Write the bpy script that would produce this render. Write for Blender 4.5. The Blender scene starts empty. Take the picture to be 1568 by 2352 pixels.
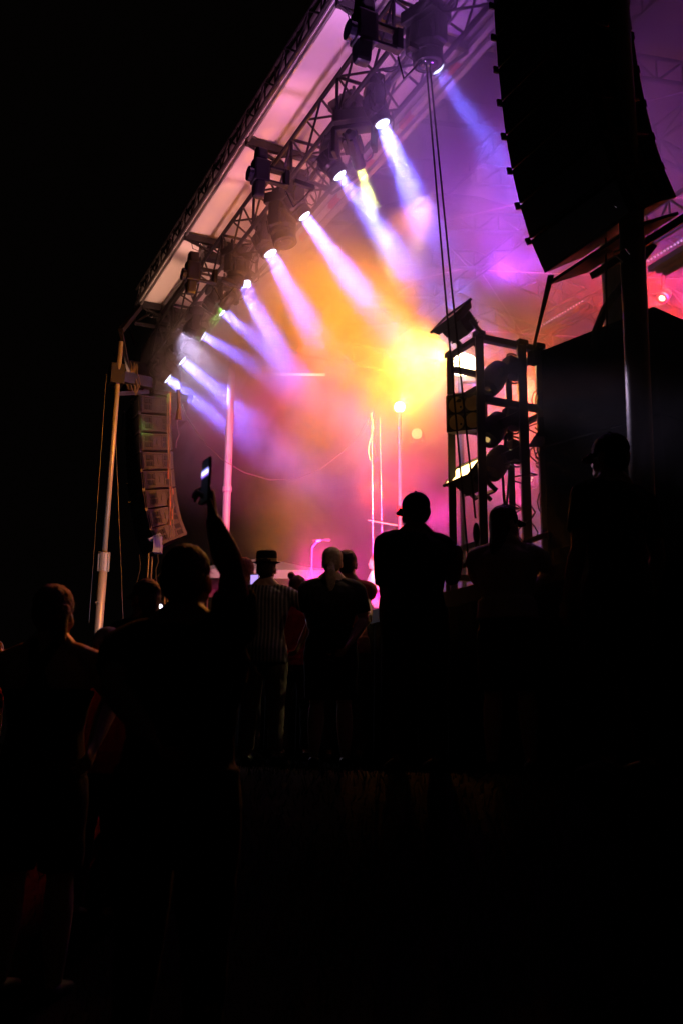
import bpy, bmesh, math, random
from mathutils import Vector, Matrix, Euler, Quaternion
random.seed(11)
SC = bpy.context.scene
COL = SC.collection
R = math.radians

# ---------------------------------------------------------------- camera
FPX = 2287.0                       # focal length for a picture 2352 high (35 mm on 36 mm)
PITCH, ROLL, CAMZ = R(13.2), R(0.6), 1.1
cam_data = bpy.data.cameras.new('camera'); cam = bpy.data.objects.new('camera', cam_data); COL.objects.link(cam)
cam_data.sensor_fit = 'VERTICAL'; cam_data.sensor_height = 36.0; cam_data.sensor_width = 36.0
cam_data.lens = 36.0 * FPX / 2352.0
cam_data.clip_start = 0.05; cam_data.clip_end = 2000.0
CM = Matrix.Translation((0, 0, CAMZ)) @ Matrix.Rotation(R(90) + PITCH, 4, 'X') @ Matrix.Rotation(ROLL, 4, 'Z')
cam.matrix_world = CM
SC.camera = cam
cam_data.dof.use_dof = True; cam_data.dof.focus_distance = 12.0; cam_data.dof.aperture_fstop = 3.2

# ---------------------------------------------------------------- world, exposure
SC.render.engine = 'CYCLES'
SC.view_settings.view_transform = 'Standard'; SC.view_settings.look = 'None'
SC.view_settings.exposure = 0.0; SC.view_settings.gamma = 1.0
cy = SC.cycles
cy.use_denoising = True
try: cy.denoiser = 'OPENIMAGEDENOISE'
except Exception: pass
cy.max_bounces = 5; cy.diffuse_bounces = 2; cy.glossy_bounces = 3; cy.volume_bounces = 0
cy.transmission_bounces = 3; cy.transparent_max_bounces = 8
cy.sample_clamp_indirect = 3.0
cy.volume_max_steps = 128; cy.volume_step_rate = 1.0
cy.use_light_tree = True
wd = bpy.data.worlds.new('World'); SC.world = wd; wd.use_nodes = True
bg = wd.node_tree.nodes['Background']
bg.inputs[0].default_value = (1.0, 0.7, 0.6, 1); bg.inputs[1].default_value = 0.0008

# ---------------------------------------------------------------- frames of reference
def ray(px, py):
    """world direction through a place in the 1568 x 2352 picture, one metre deep"""
    return CM.to_3x3() @ Vector(((px - 784) / FPX, (1176 - py) / FPX, -1.0))
CAM = Vector((0, 0, CAMZ))
def at(px, py, depth): return CAM + ray(px, py) * depth
T = Vector((-.426, .905, 0)).normalized(); N = Vector((T.y, -T.x, 0)); UP = Vector((0, 0, 1))
def S(a, b, z): return T * a + N * b + UP * z          # the stage's own axes: a along its front, b upstage
def s_of(p): return (p.dot(T), p.dot(N), p.z)
def onz(px, py, z): d = ray(px, py); return s_of(CAM + d * ((z - CAMZ) / d.z))
def onb(px, py, b): d = ray(px, py); return s_of(CAM + d * (b / d.dot(N)))
def ona(px, py, a): d = ray(px, py); return s_of(CAM + d * (a / d.dot(T)))
SROT = Matrix((T, N, UP)).transposed()                 # columns: x = T, y = N, z = up (left-handed fixed below)
SANG = math.atan2(T.y, T.x)

# ---------------------------------------------------------------- materials
def mat(name, col, rough=.6, metal=0., noise=0., nscale=20., bump=0., bscale=60., spec=.5, coat=0.):
    m = bpy.data.materials.new(name); m.use_nodes = True
    nt = m.node_tree; b = nt.nodes['Principled BSDF']
    b.inputs['Base Color'].default_value = (*col, 1); b.inputs['Roughness'].default_value = rough
    b.inputs['Metallic'].default_value = metal; b.inputs['Specular IOR Level'].default_value = spec
    tc = nt.nodes.new('ShaderNodeTexCoord')
    if noise > 0:
        n = nt.nodes.new('ShaderNodeTexNoise'); n.inputs['Scale'].default_value = nscale; n.inputs['Detail'].default_value = 5
        nt.links.new(tc.outputs['Object'], n.inputs['Vector'])
        mx = nt.nodes.new('ShaderNodeMix'); mx.data_type = 'RGBA'
        mx.inputs[6].default_value = (*[c * (1 - noise) for c in col], 1)
        mx.inputs[7].default_value = (*[min(1, c * (1 + noise)) for c in col], 1)
        nt.links.new(n.outputs['Fac'], mx.inputs[0]); nt.links.new(mx.outputs[2], b.inputs['Base Color'])
        rr = nt.nodes.new('ShaderNodeMapRange'); rr.inputs['To Min'].default_value = max(0, rough - .12); rr.inputs['To Max'].default_value = min(1, rough + .12)
        nt.links.new(n.outputs['Fac'], rr.inputs['Value']); nt.links.new(rr.outputs[0], b.inputs['Roughness'])
    if bump > 0:
        n2 = nt.nodes.new('ShaderNodeTexNoise'); n2.inputs['Scale'].default_value = bscale; n2.inputs['Detail'].default_value = 4
        nt.links.new(tc.outputs['Object'], n2.inputs['Vector'])
        bp = nt.nodes.new('ShaderNodeBump'); bp.inputs['Strength'].default_value = bump; bp.inputs['Distance'].default_value = .02
        nt.links.new(n2.outputs['Fac'], bp.inputs['Height']); nt.links.new(bp.outputs[0], b.inputs['Normal'])
    return m
def emit(name, col, s):
    m = bpy.data.materials.new(name); m.use_nodes = True; b = m.node_tree.nodes['Principled BSDF']
    b.inputs['Base Color'].default_value = (.02, .02, .02, 1)
    b.inputs['Emission Color'].default_value = (*col, 1); b.inputs['Emission Strength'].default_value = s
    return m
M = {
 'black': mat('black_metal', (.008, .008, .009), .5, .0, .3, 30),
 'blackm': mat('black_powder_coat', (.010, .010, .011), .42, .0, .3, 40),
 'alu': mat('aluminium', (.55, .55, .57), .38, .85, .15, 12),
 'dalu': mat('dark_aluminium', (.05, .05, .053), .42, .7, .2, 14),
 'galv': mat('painted_pole', (.42, .41, .4), .42, .35, .12, 9, .08, 30),
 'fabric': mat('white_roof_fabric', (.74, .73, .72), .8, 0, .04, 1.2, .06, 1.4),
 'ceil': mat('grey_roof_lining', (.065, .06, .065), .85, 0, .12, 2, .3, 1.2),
 'white': mat('white_paint', (.75, .75, .74), .5, 0, .1, 8),
 'red': mat('red_marking', (.55, .02, .02), .5),
 'deck': mat('stage_deck_black', (.03, .03, .03), .5, 0, .3, 6),
 'drape': mat('black_drape', (.007, .0065, .0065), .95, 0, .3, 10, .4, 12, spec=.15),
 'rope': mat('black_rope', (.015, .014, .014), .85),
 'cable': mat('grey_cable', (.12, .1, .09), .6),
 'chain': mat('steel_chain', (.6, .58, .55), .35, .9),
 'lens': mat('dark_lens', (.02, .02, .03), .08, 0, 0, spec=.8),
 'reflector': mat('lamp_reflector', (.8, .62, .3), .32, .7),
 'led_dot': emit('led_dot_glow', (1, .55, .9), 1.3),
 'cab': mat('grey_speaker_paint', (.022, .02, .02), .55, .0, .2, 20, .2, 90),
 'holeshade': mat('hole_shade_black', (.008, .008, .008), .8),  # painted shade for the insides of pockets and holes
 'grille': mat('speaker_grille', (.03, .03, .03), .5, .5, .2, 50, .4, 300),
}

# ---------------------------------------------------------------- mesh kit
def frame_of(d):
    d = d.normalized(); up = Vector((0, 0, 1)) if abs(d.z) < .95 else Vector((1, 0, 0))
    x = d.cross(up).normalized(); y = x.cross(d).normalized()
    return x, y, d
class MB:
    def __init__(s): s.bm = bmesh.new(); s.mi = 0
    def _fin(s, faces):
        for f in faces: f.material_index = s.mi
    def box(s, c, size, rot=None, taper=None):
        c = Vector(c); hx, hy, hz = [v / 2 for v in size]; vs = []
        for z in (-1, 1):
            k = taper if (taper and z > 0) else 1
            for x, y in ((-1, -1), (1, -1), (1, 1), (-1, 1)):
                p = Vector((x * hx * k, y * hy * k, z * hz))
                if rot is not None: p = rot @ p
                vs.append(s.bm.verts.new(c + p))
        q = [(3, 2, 1, 0), (4, 5, 6, 7), (0, 1, 5, 4), (1, 2, 6, 5), (2, 3, 7, 6), (3, 0, 4, 7)]
        fs = [s.bm.faces.new([vs[i] for i in f]) for f in q]; s._fin(fs); return fs
    def bar(s, p0, p1, w, h=None):
        p0 = Vector(p0); p1 = Vector(p1); x, y, d = frame_of(p1 - p0); h = h or w
        s.box((p0 + p1) / 2, (w, h, (p1 - p0).length), Matrix((x, y, d)).transposed())
    def tube(s, p0, p1, r, r2=None, n=8, cap=True): s.loft([(Vector(p0), r, r), (Vector(p1), r2 or r, r2 or r)], n, cap)
    def loft(s, rings, n=12, cap=True, frames=None):
        """rings: (centre, rx, ry)"""
        pts = [r[0] for r in rings]; prev = None; loops = []
        for i, (c, rx, ry) in enumerate(rings):
            if frames: x, y = frames[i]
            else:
                d = (pts[min(i + 1, len(pts) - 1)] - pts[max(i - 1, 0)])
                if d.length < 1e-7: d = Vector((0, 0, 1))
                d.normalize()
                if prev is None: x, y, _ = frame_of(d)
                else:
                    x = prev - d * prev.dot(d)
                    x = x.normalized() if x.length > 1e-6 else frame_of(d)[0]
                    y = d.cross(x) * -1
                prev = x
            loops.append([s.bm.verts.new(c + x * (rx * math.cos(2 * math.pi * k / n)) + y * (ry * math.sin(2 * math.pi * k / n))) for k in range(n)])
        fs = []
        for A, B in zip(loops, loops[1:]):
            for k in range(n): fs.append(s.bm.faces.new((A[k], A[(k + 1) % n], B[(k + 1) % n], B[k])))
        if cap:
            fs.append(s.bm.faces.new(loops[0][::-1])); fs.append(s.bm.faces.new(loops[-1]))
        s._fin(fs)
        return fs
    def path(s, pts, r, n=6): s.loft([(Vector(p), r, r) for p in pts], n)
    def ball(s, c, rx, ry=None, rz=None, u=16, v=10, rot=None):
        ry = ry or rx; rz = rz or rx; before = set(s.bm.faces)
        m = Matrix.Translation(Vector(c)) @ (rot.to_4x4() if rot else Matrix()) @ Matrix.Diagonal((rx, ry, rz, 1))
        bmesh.ops.create_uvsphere(s.bm, u_segments=u, v_segments=v, radius=1, matrix=m)
        s._fin([f for f in s.bm.faces if f not in before])
    def lathe(s, prof, c=(0, 0, 0), axis=(0, 0, 1), n=20, cap=True):
        c = Vector(c); ax = Vector(axis).normalized()
        s.loft([(c + ax * h, r, r) for r, h in prof], n, cap, [frame_of(ax)[:2]] * len(prof))
    def prism(s, poly, y0, y1, f=None):
        """poly: (x, z) outline, extruded in y; f maps the point"""
        f = f or (lambda p: p)
        A = [s.bm.verts.new(f(Vector((x, y0, z)))) for x, z in poly]; B = [s.bm.verts.new(f(Vector((x, y1, z)))) for x, z in poly]
        n = len(poly); fs = [s.bm.faces.new(A), s.bm.faces.new(B[::-1])]
        for k in range(n): fs.append(s.bm.faces.new((A[k], B[k], B[(k + 1) % n], A[(k + 1) % n])))
        s._fin(fs)
    def quad(s, ps):
        f = s.bm.faces.new([s.bm.verts.new(Vector(p)) for p in ps]); s._fin([f])
    def build(s, name, mats, parent=None, smooth=False, bevel=0., loc=None, rot=None):
        bmesh.ops.recalc_face_normals(s.bm, faces=s.bm.faces)
        if bevel > 0:
            bmesh.ops.bevel(s.bm, geom=[e for e in s.bm.edges if len(e.link_faces) == 2 and e.calc_face_angle(0) > .6], offset=bevel, segments=2, affect='EDGES', profile=.6)
        me = bpy.data.meshes.new(name); s.bm.to_mesh(me); s.bm.free()
        for m in (mats if isinstance(mats, (list, tuple)) else [mats]): me.materials.append(M[m] if isinstance(m, str) else m)
        if smooth:
            for p in me.polygons: p.use_smooth = True
        o = bpy.data.objects.new(name, me); COL.objects.link(o)
        if parent: o.parent = parent
        if loc is not None: o.location = loc
        if rot is not None: o.rotation_euler = rot
        return o
def empty(name, loc=(0, 0, 0), rz=0, label=None, cat=None, group=None):
    o = bpy.data.objects.new(name, None); COL.objects.link(o); o.location = loc; o.rotation_euler = (0, 0, rz)
    o.empty_display_size = .1
    tag(o, label, cat, group); return o
def tag(o, label=None, cat=None, group=None, kind=None):
    if label: o['label'] = label
    if cat: o['category'] = cat
    if group: o['group'] = group
    if kind: o['kind'] = kind
    return o
def copy_tree(o, parent=None):
    c = o.copy(); COL.objects.link(c); c.parent = parent
    for ch in list(o.children): copy_tree(ch, c)
    return c
def lamp_spot(name, p, aim, col, w, half, radius, blend=.25):
    d = bpy.data.lights.new(name, 'SPOT'); d.color = col; d.energy = w; d.spot_size = 2 * R(half); d.spot_blend = blend; d.shadow_soft_size = radius
    o = bpy.data.objects.new(name, d); COL.objects.link(o); o.location = p
    o.rotation_euler = (Vector(aim) - Vector(p)).to_track_quat('-Z', 'Y').to_euler(); return o
def lamp_beam(name, p, aim, col, w, half, radius):
    d = bpy.data.lights.new(name, 'AREA'); d.shape = 'DISK'; d.size = radius * 2; d.color = col; d.energy = w; d.spread = 2 * R(half)
    o = bpy.data.objects.new(name, d); COL.objects.link(o); o.location = p
    o.rotation_euler = (Vector(aim) - Vector(p)).to_track_quat('-Z', 'Y').to_euler(); return o
def lamp_point(name, p, col, w, radius):
    d = bpy.data.lights.new(name, 'POINT'); d.color = col; d.energy = w; d.shadow_soft_size = radius
    o = bpy.data.objects.new(name, d); COL.objects.link(o); o.location = p; return o
# ---------------------------------------------------------------- stage smoke, lit by the lamps
def smoke(name, a0, a1, b0, b1, z0, z1, dens, label, seed=0.0):
    mb = MB(); mb.box((0, 0, 0), (a1 - a0, b1 - b0, z1 - z0))
    m = bpy.data.materials.new(name + '_air'); m.use_nodes = True; nt = m.node_tree; nt.nodes.clear()
    L = nt.links.new; nn = nt.nodes.new
    out = nn('ShaderNodeOutputMaterial'); pv = nn('ShaderNodeVolumePrincipled'); L(pv.outputs[0], out.inputs['Volume'])
    pv.inputs['Color'].default_value = (.93, .93, .95, 1); pv.inputs['Anisotropy'].default_value = 0.15
    tc = nn('ShaderNodeTexCoord')
    n1 = nn('ShaderNodeTexNoise'); n1.inputs['Scale'].default_value = .7; n1.inputs['Detail'].default_value = 5; n1.inputs['Roughness'].default_value = .62; n1.inputs['Distortion'].default_value = 1.1
    n1.noise_dimensions = '4D'; n1.inputs['W'].default_value = seed
    mp = nn('ShaderNodeMapping'); mp.inputs['Scale'].default_value = (1, 1, .8)
    L(tc.outputs['Object'], mp.inputs[0]); L(mp.outputs[0], n1.inputs['Vector'])
    r1 = nn('ShaderNodeMapRange'); r1.inputs['From Min'].default_value = .43; r1.inputs['From Max'].default_value = .66; r1.inputs['To Min'].default_value = .045; r1.inputs['To Max'].default_value = 1.0
    L(n1.outputs['Fac'], r1.inputs['Value'])
    # a thick bank of haze hangs just behind and below the front truss, so the truss itself hangs in clear air (local y runs towards the crowd)
    s2 = nn('ShaderNodeSeparateXYZ'); L(tc.outputs['Object'], s2.inputs[0])
    def ramp(axis, f0, f1, t0=0., t1=1.):
        f = nn('ShaderNodeMapRange'); f.interpolation_type = 'SMOOTHSTEP'; f.inputs['From Min'].default_value = f0; f.inputs['From Max'].default_value = f1; f.inputs['To Min'].default_value = t0; f.inputs['To Max'].default_value = t1
        L(s2.outputs[axis], f.inputs['Value']); return f.outputs[0]
    def op(kind, x, y, z=None):
        m_ = nn('ShaderNodeMath'); m_.operation = kind
        for k_, v_ in enumerate((x, y, z)):
            if v_ is None: continue
            if isinstance(v_, (int, float)): m_.inputs[k_].default_value = v_
            else: L(v_, m_.inputs[k_])
        return m_.outputs[0]
    bank = op('MULTIPLY', ramp(1, 4.3, 5.1), ramp(2, .2, 1.0))
    clear = op('MAXIMUM', ramp(2, 2.0, 1.6, .08, 1), ramp(1, 4.9, 3.8))
    prev = op('MULTIPLY', op('ADD', op('MULTIPLY', r1.outputs[0], op('MULTIPLY_ADD', bank, 2.8, 1.0)), op('MULTIPLY', bank, 1.2)), clear)
    # thins out towards the faces of the cloud
    ab = nn('ShaderNodeVectorMath'); ab.operation = 'ABSOLUTE'; L(tc.outputs['Object'], ab.inputs[0])
    sp = nn('ShaderNodeSeparateXYZ'); L(ab.outputs[0], sp.inputs[0]); pass
    for k, h in enumerate(((a1 - a0) / 2, (b1 - b0) / 2, (z1 - z0) / 2)):
        f = nn('ShaderNodeMapRange'); f.interpolation_type = 'SMOOTHSTEP'
        f.inputs['From Min'].default_value = h * .99; f.inputs['From Max'].default_value = h * (.88 if k == 1 else .8)
        L(sp.outputs[k], f.inputs['Value'])
        mu = nn('ShaderNodeMath'); mu.operation = 'MULTIPLY'; L(prev, mu.inputs[0]); L(f.outputs[0], mu.inputs[1]); prev = mu.outputs[0]
    # made thicker downstage, so beams glow near the lens and fade upstage (local y runs towards the crowd)
    f = nn('ShaderNodeMapRange'); f.inputs['From Min'].default_value = 4.0; f.inputs['From Max'].default_value = .5; f.inputs['To Min'].default_value = 1; f.inputs['To Max'].default_value = .5
    L(s2.outputs[1], f.inputs['Value']); mu = nn('ShaderNodeMath'); mu.operation = 'MULTIPLY'; L(prev, mu.inputs[0]); L(f.outputs[0], mu.inputs[1]); prev = mu.outputs[0]
    # smoke thinned low in the far corner, to keep that pocket dark
    fa = nn('ShaderNodeMapRange'); fa.interpolation_type = 'SMOOTHSTEP'; fa.inputs['From Min'].default_value = 3.0; fa.inputs['From Max'].default_value = 1.2; L(s2.outputs[0], fa.inputs['Value'])
    fz = nn('ShaderNodeMapRange'); fz.interpolation_type = 'SMOOTHSTEP'; fz.inputs['From Min'].default_value = -1.1; fz.inputs['From Max'].default_value = .1; fz.inputs['To Min'].default_value = .03; L(s2.outputs[2], fz.inputs['Value'])
    mx = nn('ShaderNodeMath'); mx.operation = 'MAXIMUM'; L(fa.outputs[0], mx.inputs[0]); L(fz.outputs[0], mx.inputs[1])
    mu = nn('ShaderNodeMath'); mu.operation = 'MULTIPLY'; L(prev, mu.inputs[0]); L(mx.outputs[0], mu.inputs[1]); prev = mu.outputs[0]
    mu = nn('ShaderNodeMath'); mu.operation = 'MULTIPLY'; L(prev, mu.inputs[0]); mu.inputs[1].default_value = dens
    L(mu.outputs[0], pv.inputs['Density'])
    m.cycles.volume_step_rate = .45
    o = mb.build(name, m, loc=S((a0 + a1) / 2, (b0 + b1) / 2, (z0 + z1) / 2), rot=(0, 0, SANG))
    tag(o, label, kind='stuff')
    return o
# the object's y axis is -N after a turn by SANG: the cloud is symmetric in extent, so this does not matter
smoke('stage_smoke', 0.5, 17.4, 3.45, 17.0, 1.4, 10.0, .36, 'drifting stage smoke glowing under the roof')

ORANGE = (1.0, .40, .05); MAG = (1.0, .03, .42); VIO = (.13, .13, 1.0); RED = (1.0, .03, .02); PINK = (1., .12, .55)
LZ = 7.25
def T3(t): return S(*t)
# pixel of lens, pixel the beam heads for, b of lens, half angle, watts, colour, lens radius
BEAMS = [
 ((1005, 160), (1180, 420), 4.5, 9, 1500, VIO, .07),
 ((878, 285), (985, 540), 4.15, 7.5, 5200, VIO, .075),
 ((826, 382), (856, 475), 4.15, 3.5, 2600, (.75, .9, .1), .045),
 ((781, 404), (880, 540), 4.1, 7.5, 4000, VIO, .075),
 ((700, 497), (840, 690), 4.1, 7, 5200, VIO, .075),
 ((622, 583), (680, 690), 4.1, 8.5, 4200, VIO, .085),
 ((563, 653), (605, 740), 4.1, 8.5, 4200, VIO, .085),
 ((513, 716), (720, 890), 4.1, 8.5, 2600, VIO, .08),
 ((467, 771), (720, 920), 4.1, 8.5, 3800, VIO, .08),
 ((420, 829), (610, 990), 4.1, 8.5, 5200, VIO, .08),
 ((386, 870), (640, 1060), 4.1, 8.5, 6500, VIO, .09),
]
LENS = []; DA = .12
for (lp, tp, b, half, w, col, rad) in BEAMS:
    l = onb(*lp, b); p = S(*l); t = S(*ona(*tp, l[0] - (DA if half > 4 else -.5)))
    LENS.append((p, (t - p).normalized(), rad, col))
    d = (t - p).normalized()
    lamp_beam('beam_light', p + d * .03, t, col, w * .008, half + 2.6, rad * .9)
# ---------------------------------------------------------------- ground
def smooth(t): t = max(0, min(1, t)); return t * t * (3 - 2 * t)
def ground_z(x, y): return .95 * smooth((y + .5 * x - 3.7) / 2.4) * (1 - .0 * x) + .02 * math.sin(x * 1.7 + y) * math.cos(y * 1.3)
def make_ground():
    bm = bmesh.new(); xs = [-66, -30] + [-20 + i * .5 for i in range(81)] + [30, 66]
    ys = [-45, -20, -10] + [-5 + j * .4 for j in range(90)] + [40, 60, 101]
    g = [[bm.verts.new((x, y, ground_z(x, y))) for x in xs] for y in ys]
    for j in range(len(ys) - 1):
        for i in range(len(xs) - 1): bm.faces.new((g[j][i], g[j][i + 1], g[j + 1][i + 1], g[j + 1][i]))
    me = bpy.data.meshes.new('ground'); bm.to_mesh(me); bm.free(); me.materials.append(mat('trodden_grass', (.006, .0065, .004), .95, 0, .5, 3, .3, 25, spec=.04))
    for p in me.polygons: p.use_smooth = True
    o = bpy.data.objects.new('ground', me); COL.objects.link(o); tag(o, kind='structure')
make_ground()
def make_grass():
    bm = bmesh.new(); rnd = random.Random(4)
    for _ in range(26000):
        y = 2.4 + 9 * rnd.random() ** 1.3; x = (rnd.random() - .5) * (y * .85 + .6)
        z = ground_z(x, y); h = .02 + .05 * rnd.random(); a = rnd.random() * 6.28; w = .004; lx, ly = (rnd.random() - .5) * .05, (rnd.random() - .5) * .05
        c, s = math.cos(a) * w, math.sin(a) * w
        v = [bm.verts.new(p) for p in ((x - c, y - s, z - .005), (x + c, y + s, z - .005), (x + lx, y + ly, z + h))]; bm.faces.new(v)
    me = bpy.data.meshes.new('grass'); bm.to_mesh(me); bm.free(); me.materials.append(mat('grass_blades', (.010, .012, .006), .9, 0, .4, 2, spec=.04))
    o = bpy.data.objects.new('grass', me); COL.objects.link(o); tag(o, kind='stuff')
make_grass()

# ---------------------------------------------------------------- stage
ZR, DZ = 8.4, 2.3
A0, A1, B1 = 4.4, 15.75, 12.4
stage = empty('concert_stage', S(10, 4.1, .95), 0, 'big mobile concert stage with a pale fabric roof lit pink and orange', 'stage')
def sb(mb, name, mats, **k):                          # world-space geometry parented to the stage
    bmesh.ops.translate(mb.bm, verts=mb.bm.verts, vec=-stage.location)
    return mb.build(name, mats, stage, **k)
def wb(mb, root, name, mats, **k):
    bmesh.ops.translate(mb.bm, verts=mb.bm.verts, vec=-root.location)
    return mb.build(name, mats, root, **k)
ROT = Matrix.Rotation(SANG, 3, 'Z')
def abox(mb, a0, a1, b0, b1, z0, z1):
    mb.box(S((a0 + a1) / 2, (b0 + b1) / 2, (z0 + z1) / 2), (a1 - a0, b1 - b0, z1 - z0), ROT)
mb = MB(); abox(mb, A0, 15.3, 4.1, B1 + .3, DZ - .12, DZ); sb(mb, 'deck', 'deck')
# skirt: pleated drape along the front and the far end
def drape(p0, p1, z0, z1, name, m, parent_fn=sb, pleat=.16, amp=.03, th=.012, sag=0.):
    p0 = Vector(p0); p1 = Vector(p1); L_ = (p1 - p0).length; n = int(L_ / pleat * 6); d = (p1 - p0).normalized(); nn = Vector((d.y, -d.x, 0))
    bm = bmesh.new(); rnd = random.Random(int(L_ * 100)); rows = []
    ph = 0; offs = []
    for i in range(n + 1):
        ph += 2 * math.pi / 6 * (1 + .35 * (rnd.random() - .5)); offs.append(math.sin(ph) * amp + math.sin(ph * .31) * amp * .7)
    nz = 6
    for side in (0, 1):
        rows.append([[bm.verts.new(p0 + d * (L_ * i / n) + nn * (offs[i] * (.5 + .5 * (1 - j / nz)) + side * th) + UP * (z0 + (z1 - z0) * j / nz)) for i in range(n + 1)] for j in range(nz + 1)])
    for side in (0, 1):
        g = rows[side]
        for j in range(nz):
            for i in range(n):
                q = (g[j][i], g[j][i + 1], g[j + 1][i + 1], g[j + 1][i]); bm.faces.new(q if side else q[::-1])
    for j in (0, nz):
        for i in range(n): bm.faces.new((rows[0][j][i], rows[0][j][i + 1], rows[1][j][i + 1], rows[1][j][i]))
    mb = MB(); mb.bm.free(); mb.bm = bm
    return parent_fn(mb, name, m, smooth=True)
drape(S(A0, 4.13, 0), S(15.25, 4.13, 0), .9, DZ - .13, 'skirt', 'drape')
drape(S(15.25, 4.2, 0), S(15.25, 12.6, 0), .9, DZ - .13, 'skirt', 'drape')
# roof columns
for (a, b, r, px) in ((14.62, 4.88, .062, 0), (5.5, 4.88, .088, 0), (14.9, B1, .07, 0), (5.5, B1, .08, 0)):
    mb = MB(); mb.tube(S(a, b, .85), S(a, b, ZR + .1), r, n=20)
    mb.tube(S(a, b, 5.0), S(a, b, 5.08), r * 1.25, n=20)
    mb.path([S(a, b, 5.6) + T * (-r), S(a - r - .07, b - .03, 5.58), S(a - r - .12, b - .02, 5.5), S(a - r - .05, b, 5.44)], .008)
    mb.tube(S(a, b, DZ - .02), S(a, b, DZ + .03), r * 2, n=20); sb(mb, 'column', 'galv', smooth=False)
# awning of fabric: a sheet that sags a little between the ribs, wrinkled near them
RIBS = [5.15, 7.80, 10.45, 13.08, 15.7]
def fabric_sheet(name, a0, a1, bz, m, na, nb, sagk=.05, wr=.012):
    """bz: list of (b, z) across"""
    bm = bmesh.new(); rows = []
    def prof(t):
        f = t * (len(bz) - 1); i = min(int(f), len(bz) - 2); f -= i
        return bz[i][0] * (1 - f) + bz[i + 1][0] * f, bz[i][1] * (1 - f) + bz[i + 1][1] * f
    for side in (0, 1):
        rr = []
        for j in range(nb + 1):
            t = j / nb; b, z = prof(t); r_ = []
            for i in range(na + 1):
                a = a0 + (a1 - a0) * i / na
                k = max([x for x in RIBS if x <= a] or [RIBS[0]]); u = min(1, max(0, (a - k) / 2.65))
                sag = math.sin(math.pi * u) * math.sin(math.pi * min(1, t)) * sagk
                w = math.exp(-min(u, 1 - u) * 7) * math.sin(b * 26 + u * 14) * wr * math.sin(math.pi * t)
                r_.append(bm.verts.new(S(a, b, z + .06 + sag + w + side * .015)))
            rr.append(r_)
        rows.append(rr)
    for side in (0, 1):
        for j in range(nb):
            for i in range(na):
                q = (rows[side][j][i], rows[side][j][i + 1], rows[side][j + 1][i + 1], rows[side][j + 1][i]); bm.faces.new(q)
    for j in (0, nb):
        for i in range(na): bm.faces.new((rows[0][j][i], rows[0][j][i + 1], rows[1][j][i + 1], rows[1][j][i]))
    for i in (0, na):
        for j in range(nb): bm.faces.new((rows[0][j][i], rows[0][j + 1][i], rows[1][j + 1][i], rows[1][j][i]))
    mb = MB(); mb.bm.free(); mb.bm = bm; return sb(mb, name, m, smooth=True)
fabric_sheet('awning', A0 - 1.5, A1, [(3.56, ZR), (5.12, ZR)], 'fabric', 240, 30)
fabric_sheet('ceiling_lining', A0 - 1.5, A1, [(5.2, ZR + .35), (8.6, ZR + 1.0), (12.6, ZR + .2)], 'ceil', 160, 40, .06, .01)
# lattice along the awning's edge, with its fabric valance behind
def lattice(mb, p0, p1, up, h, r, step, warren=True):
    p0 = Vector(p0); p1 = Vector(p1); up = Vector(up).normalized(); L_ = (p1 - p0).length; d = (p1 - p0) / L_; n = max(2, int(round(L_ / step)))
    mb.tube(p0, p1, r); mb.tube(p0 + up * h, p1 + up * h, r)
    for i in range(n):
        q0 = p0 + d * (L_ * i / n); q1 = p0 + d * (L_ * (i + 1) / n)
        if i % 2 == 0: mb.tube(q0, q1 + up * h, r * .6, n=6)
        else: mb.tube(q0 + up * h, q1, r * .6, n=6)
        mb.tube(q0, q0 + up * h, r * .5, n=5)
mb = MB(); lattice(mb, S(A0 - 1.5, 3.5, ZR), S(A1, 3.5, ZR), (0, 0, 1), .27, .022, .32); sb(mb, 'edge_truss', 'dalu')
mb = MB(); mb.box(S((A0 - 1.5 + A1) / 2, 3.56, ZR + .15), (A1 - A0 + 1.5, .01, .24), ROT); sb(mb, 'valance', 'fabric')
mb = MB(); mb.tube(S(A0 - 1.5, 3.58, ZR - .015), S(A1, 3.58, ZR - .015), .018); sb(mb, 'edge_rail', 'alu')
for i, a in enumerate(RIBS):
    mb = MB(); abox(mb, a - .03, a + .03, 3.56, 5.1, ZR - .07, ZR + .03)
    mb.bar(S(a, 3.6, ZR - .06), S(a, 4.75, ZR - .42), .035)
    mb.bar(S(a, 4.75, ZR - .42), S(a, 5.1, ZR - .08), .03)
    mb.bar(S(a, 4.3, ZR - .28), S(a, 4.5, ZR - .05), .025)
    # tie loops hanging by the outer end
    for q in (3.66, 3.8): mb.path([S(a - .02, q, ZR - .07), S(a - .02, q + .03, ZR - .2), S(a - .02, q + .12, ZR - .22), S(a - .02, q + .15, ZR - .12)], .006, 5)
    sb(mb, 'roof_rib', 'dalu')
for (a0, a1, m) in ((13.08, 15.7, 'dalu'), (5.2, 7.9, 'alu')):
    mb = MB(); abox(mb, a0, a1, 3.92, 4.04, ZR - .1, ZR - .0); sb(mb, 'awning_beam', m)
# rail with red marks where awning meets the main roof
mb = MB(); a = A0 - 1.5; k = 0
while a < A1:
    ln = .3 if k % 2 == 0 else .72
    mb.mi = 1 if k % 2 == 0 else 0
    mb.box(S(a + ln / 2, 5.12, ZR - .03), (ln - .001, .055, .075 if k % 2 == 0 else .074), ROT); a += ln; k += 1
mb.mi = 0; abox(mb, A0 - 1.5, A1, 5.2, 5.26, ZR - .08, ZR - .02)
sb(mb, 'keder_rail', ['white', 'red'])
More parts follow.
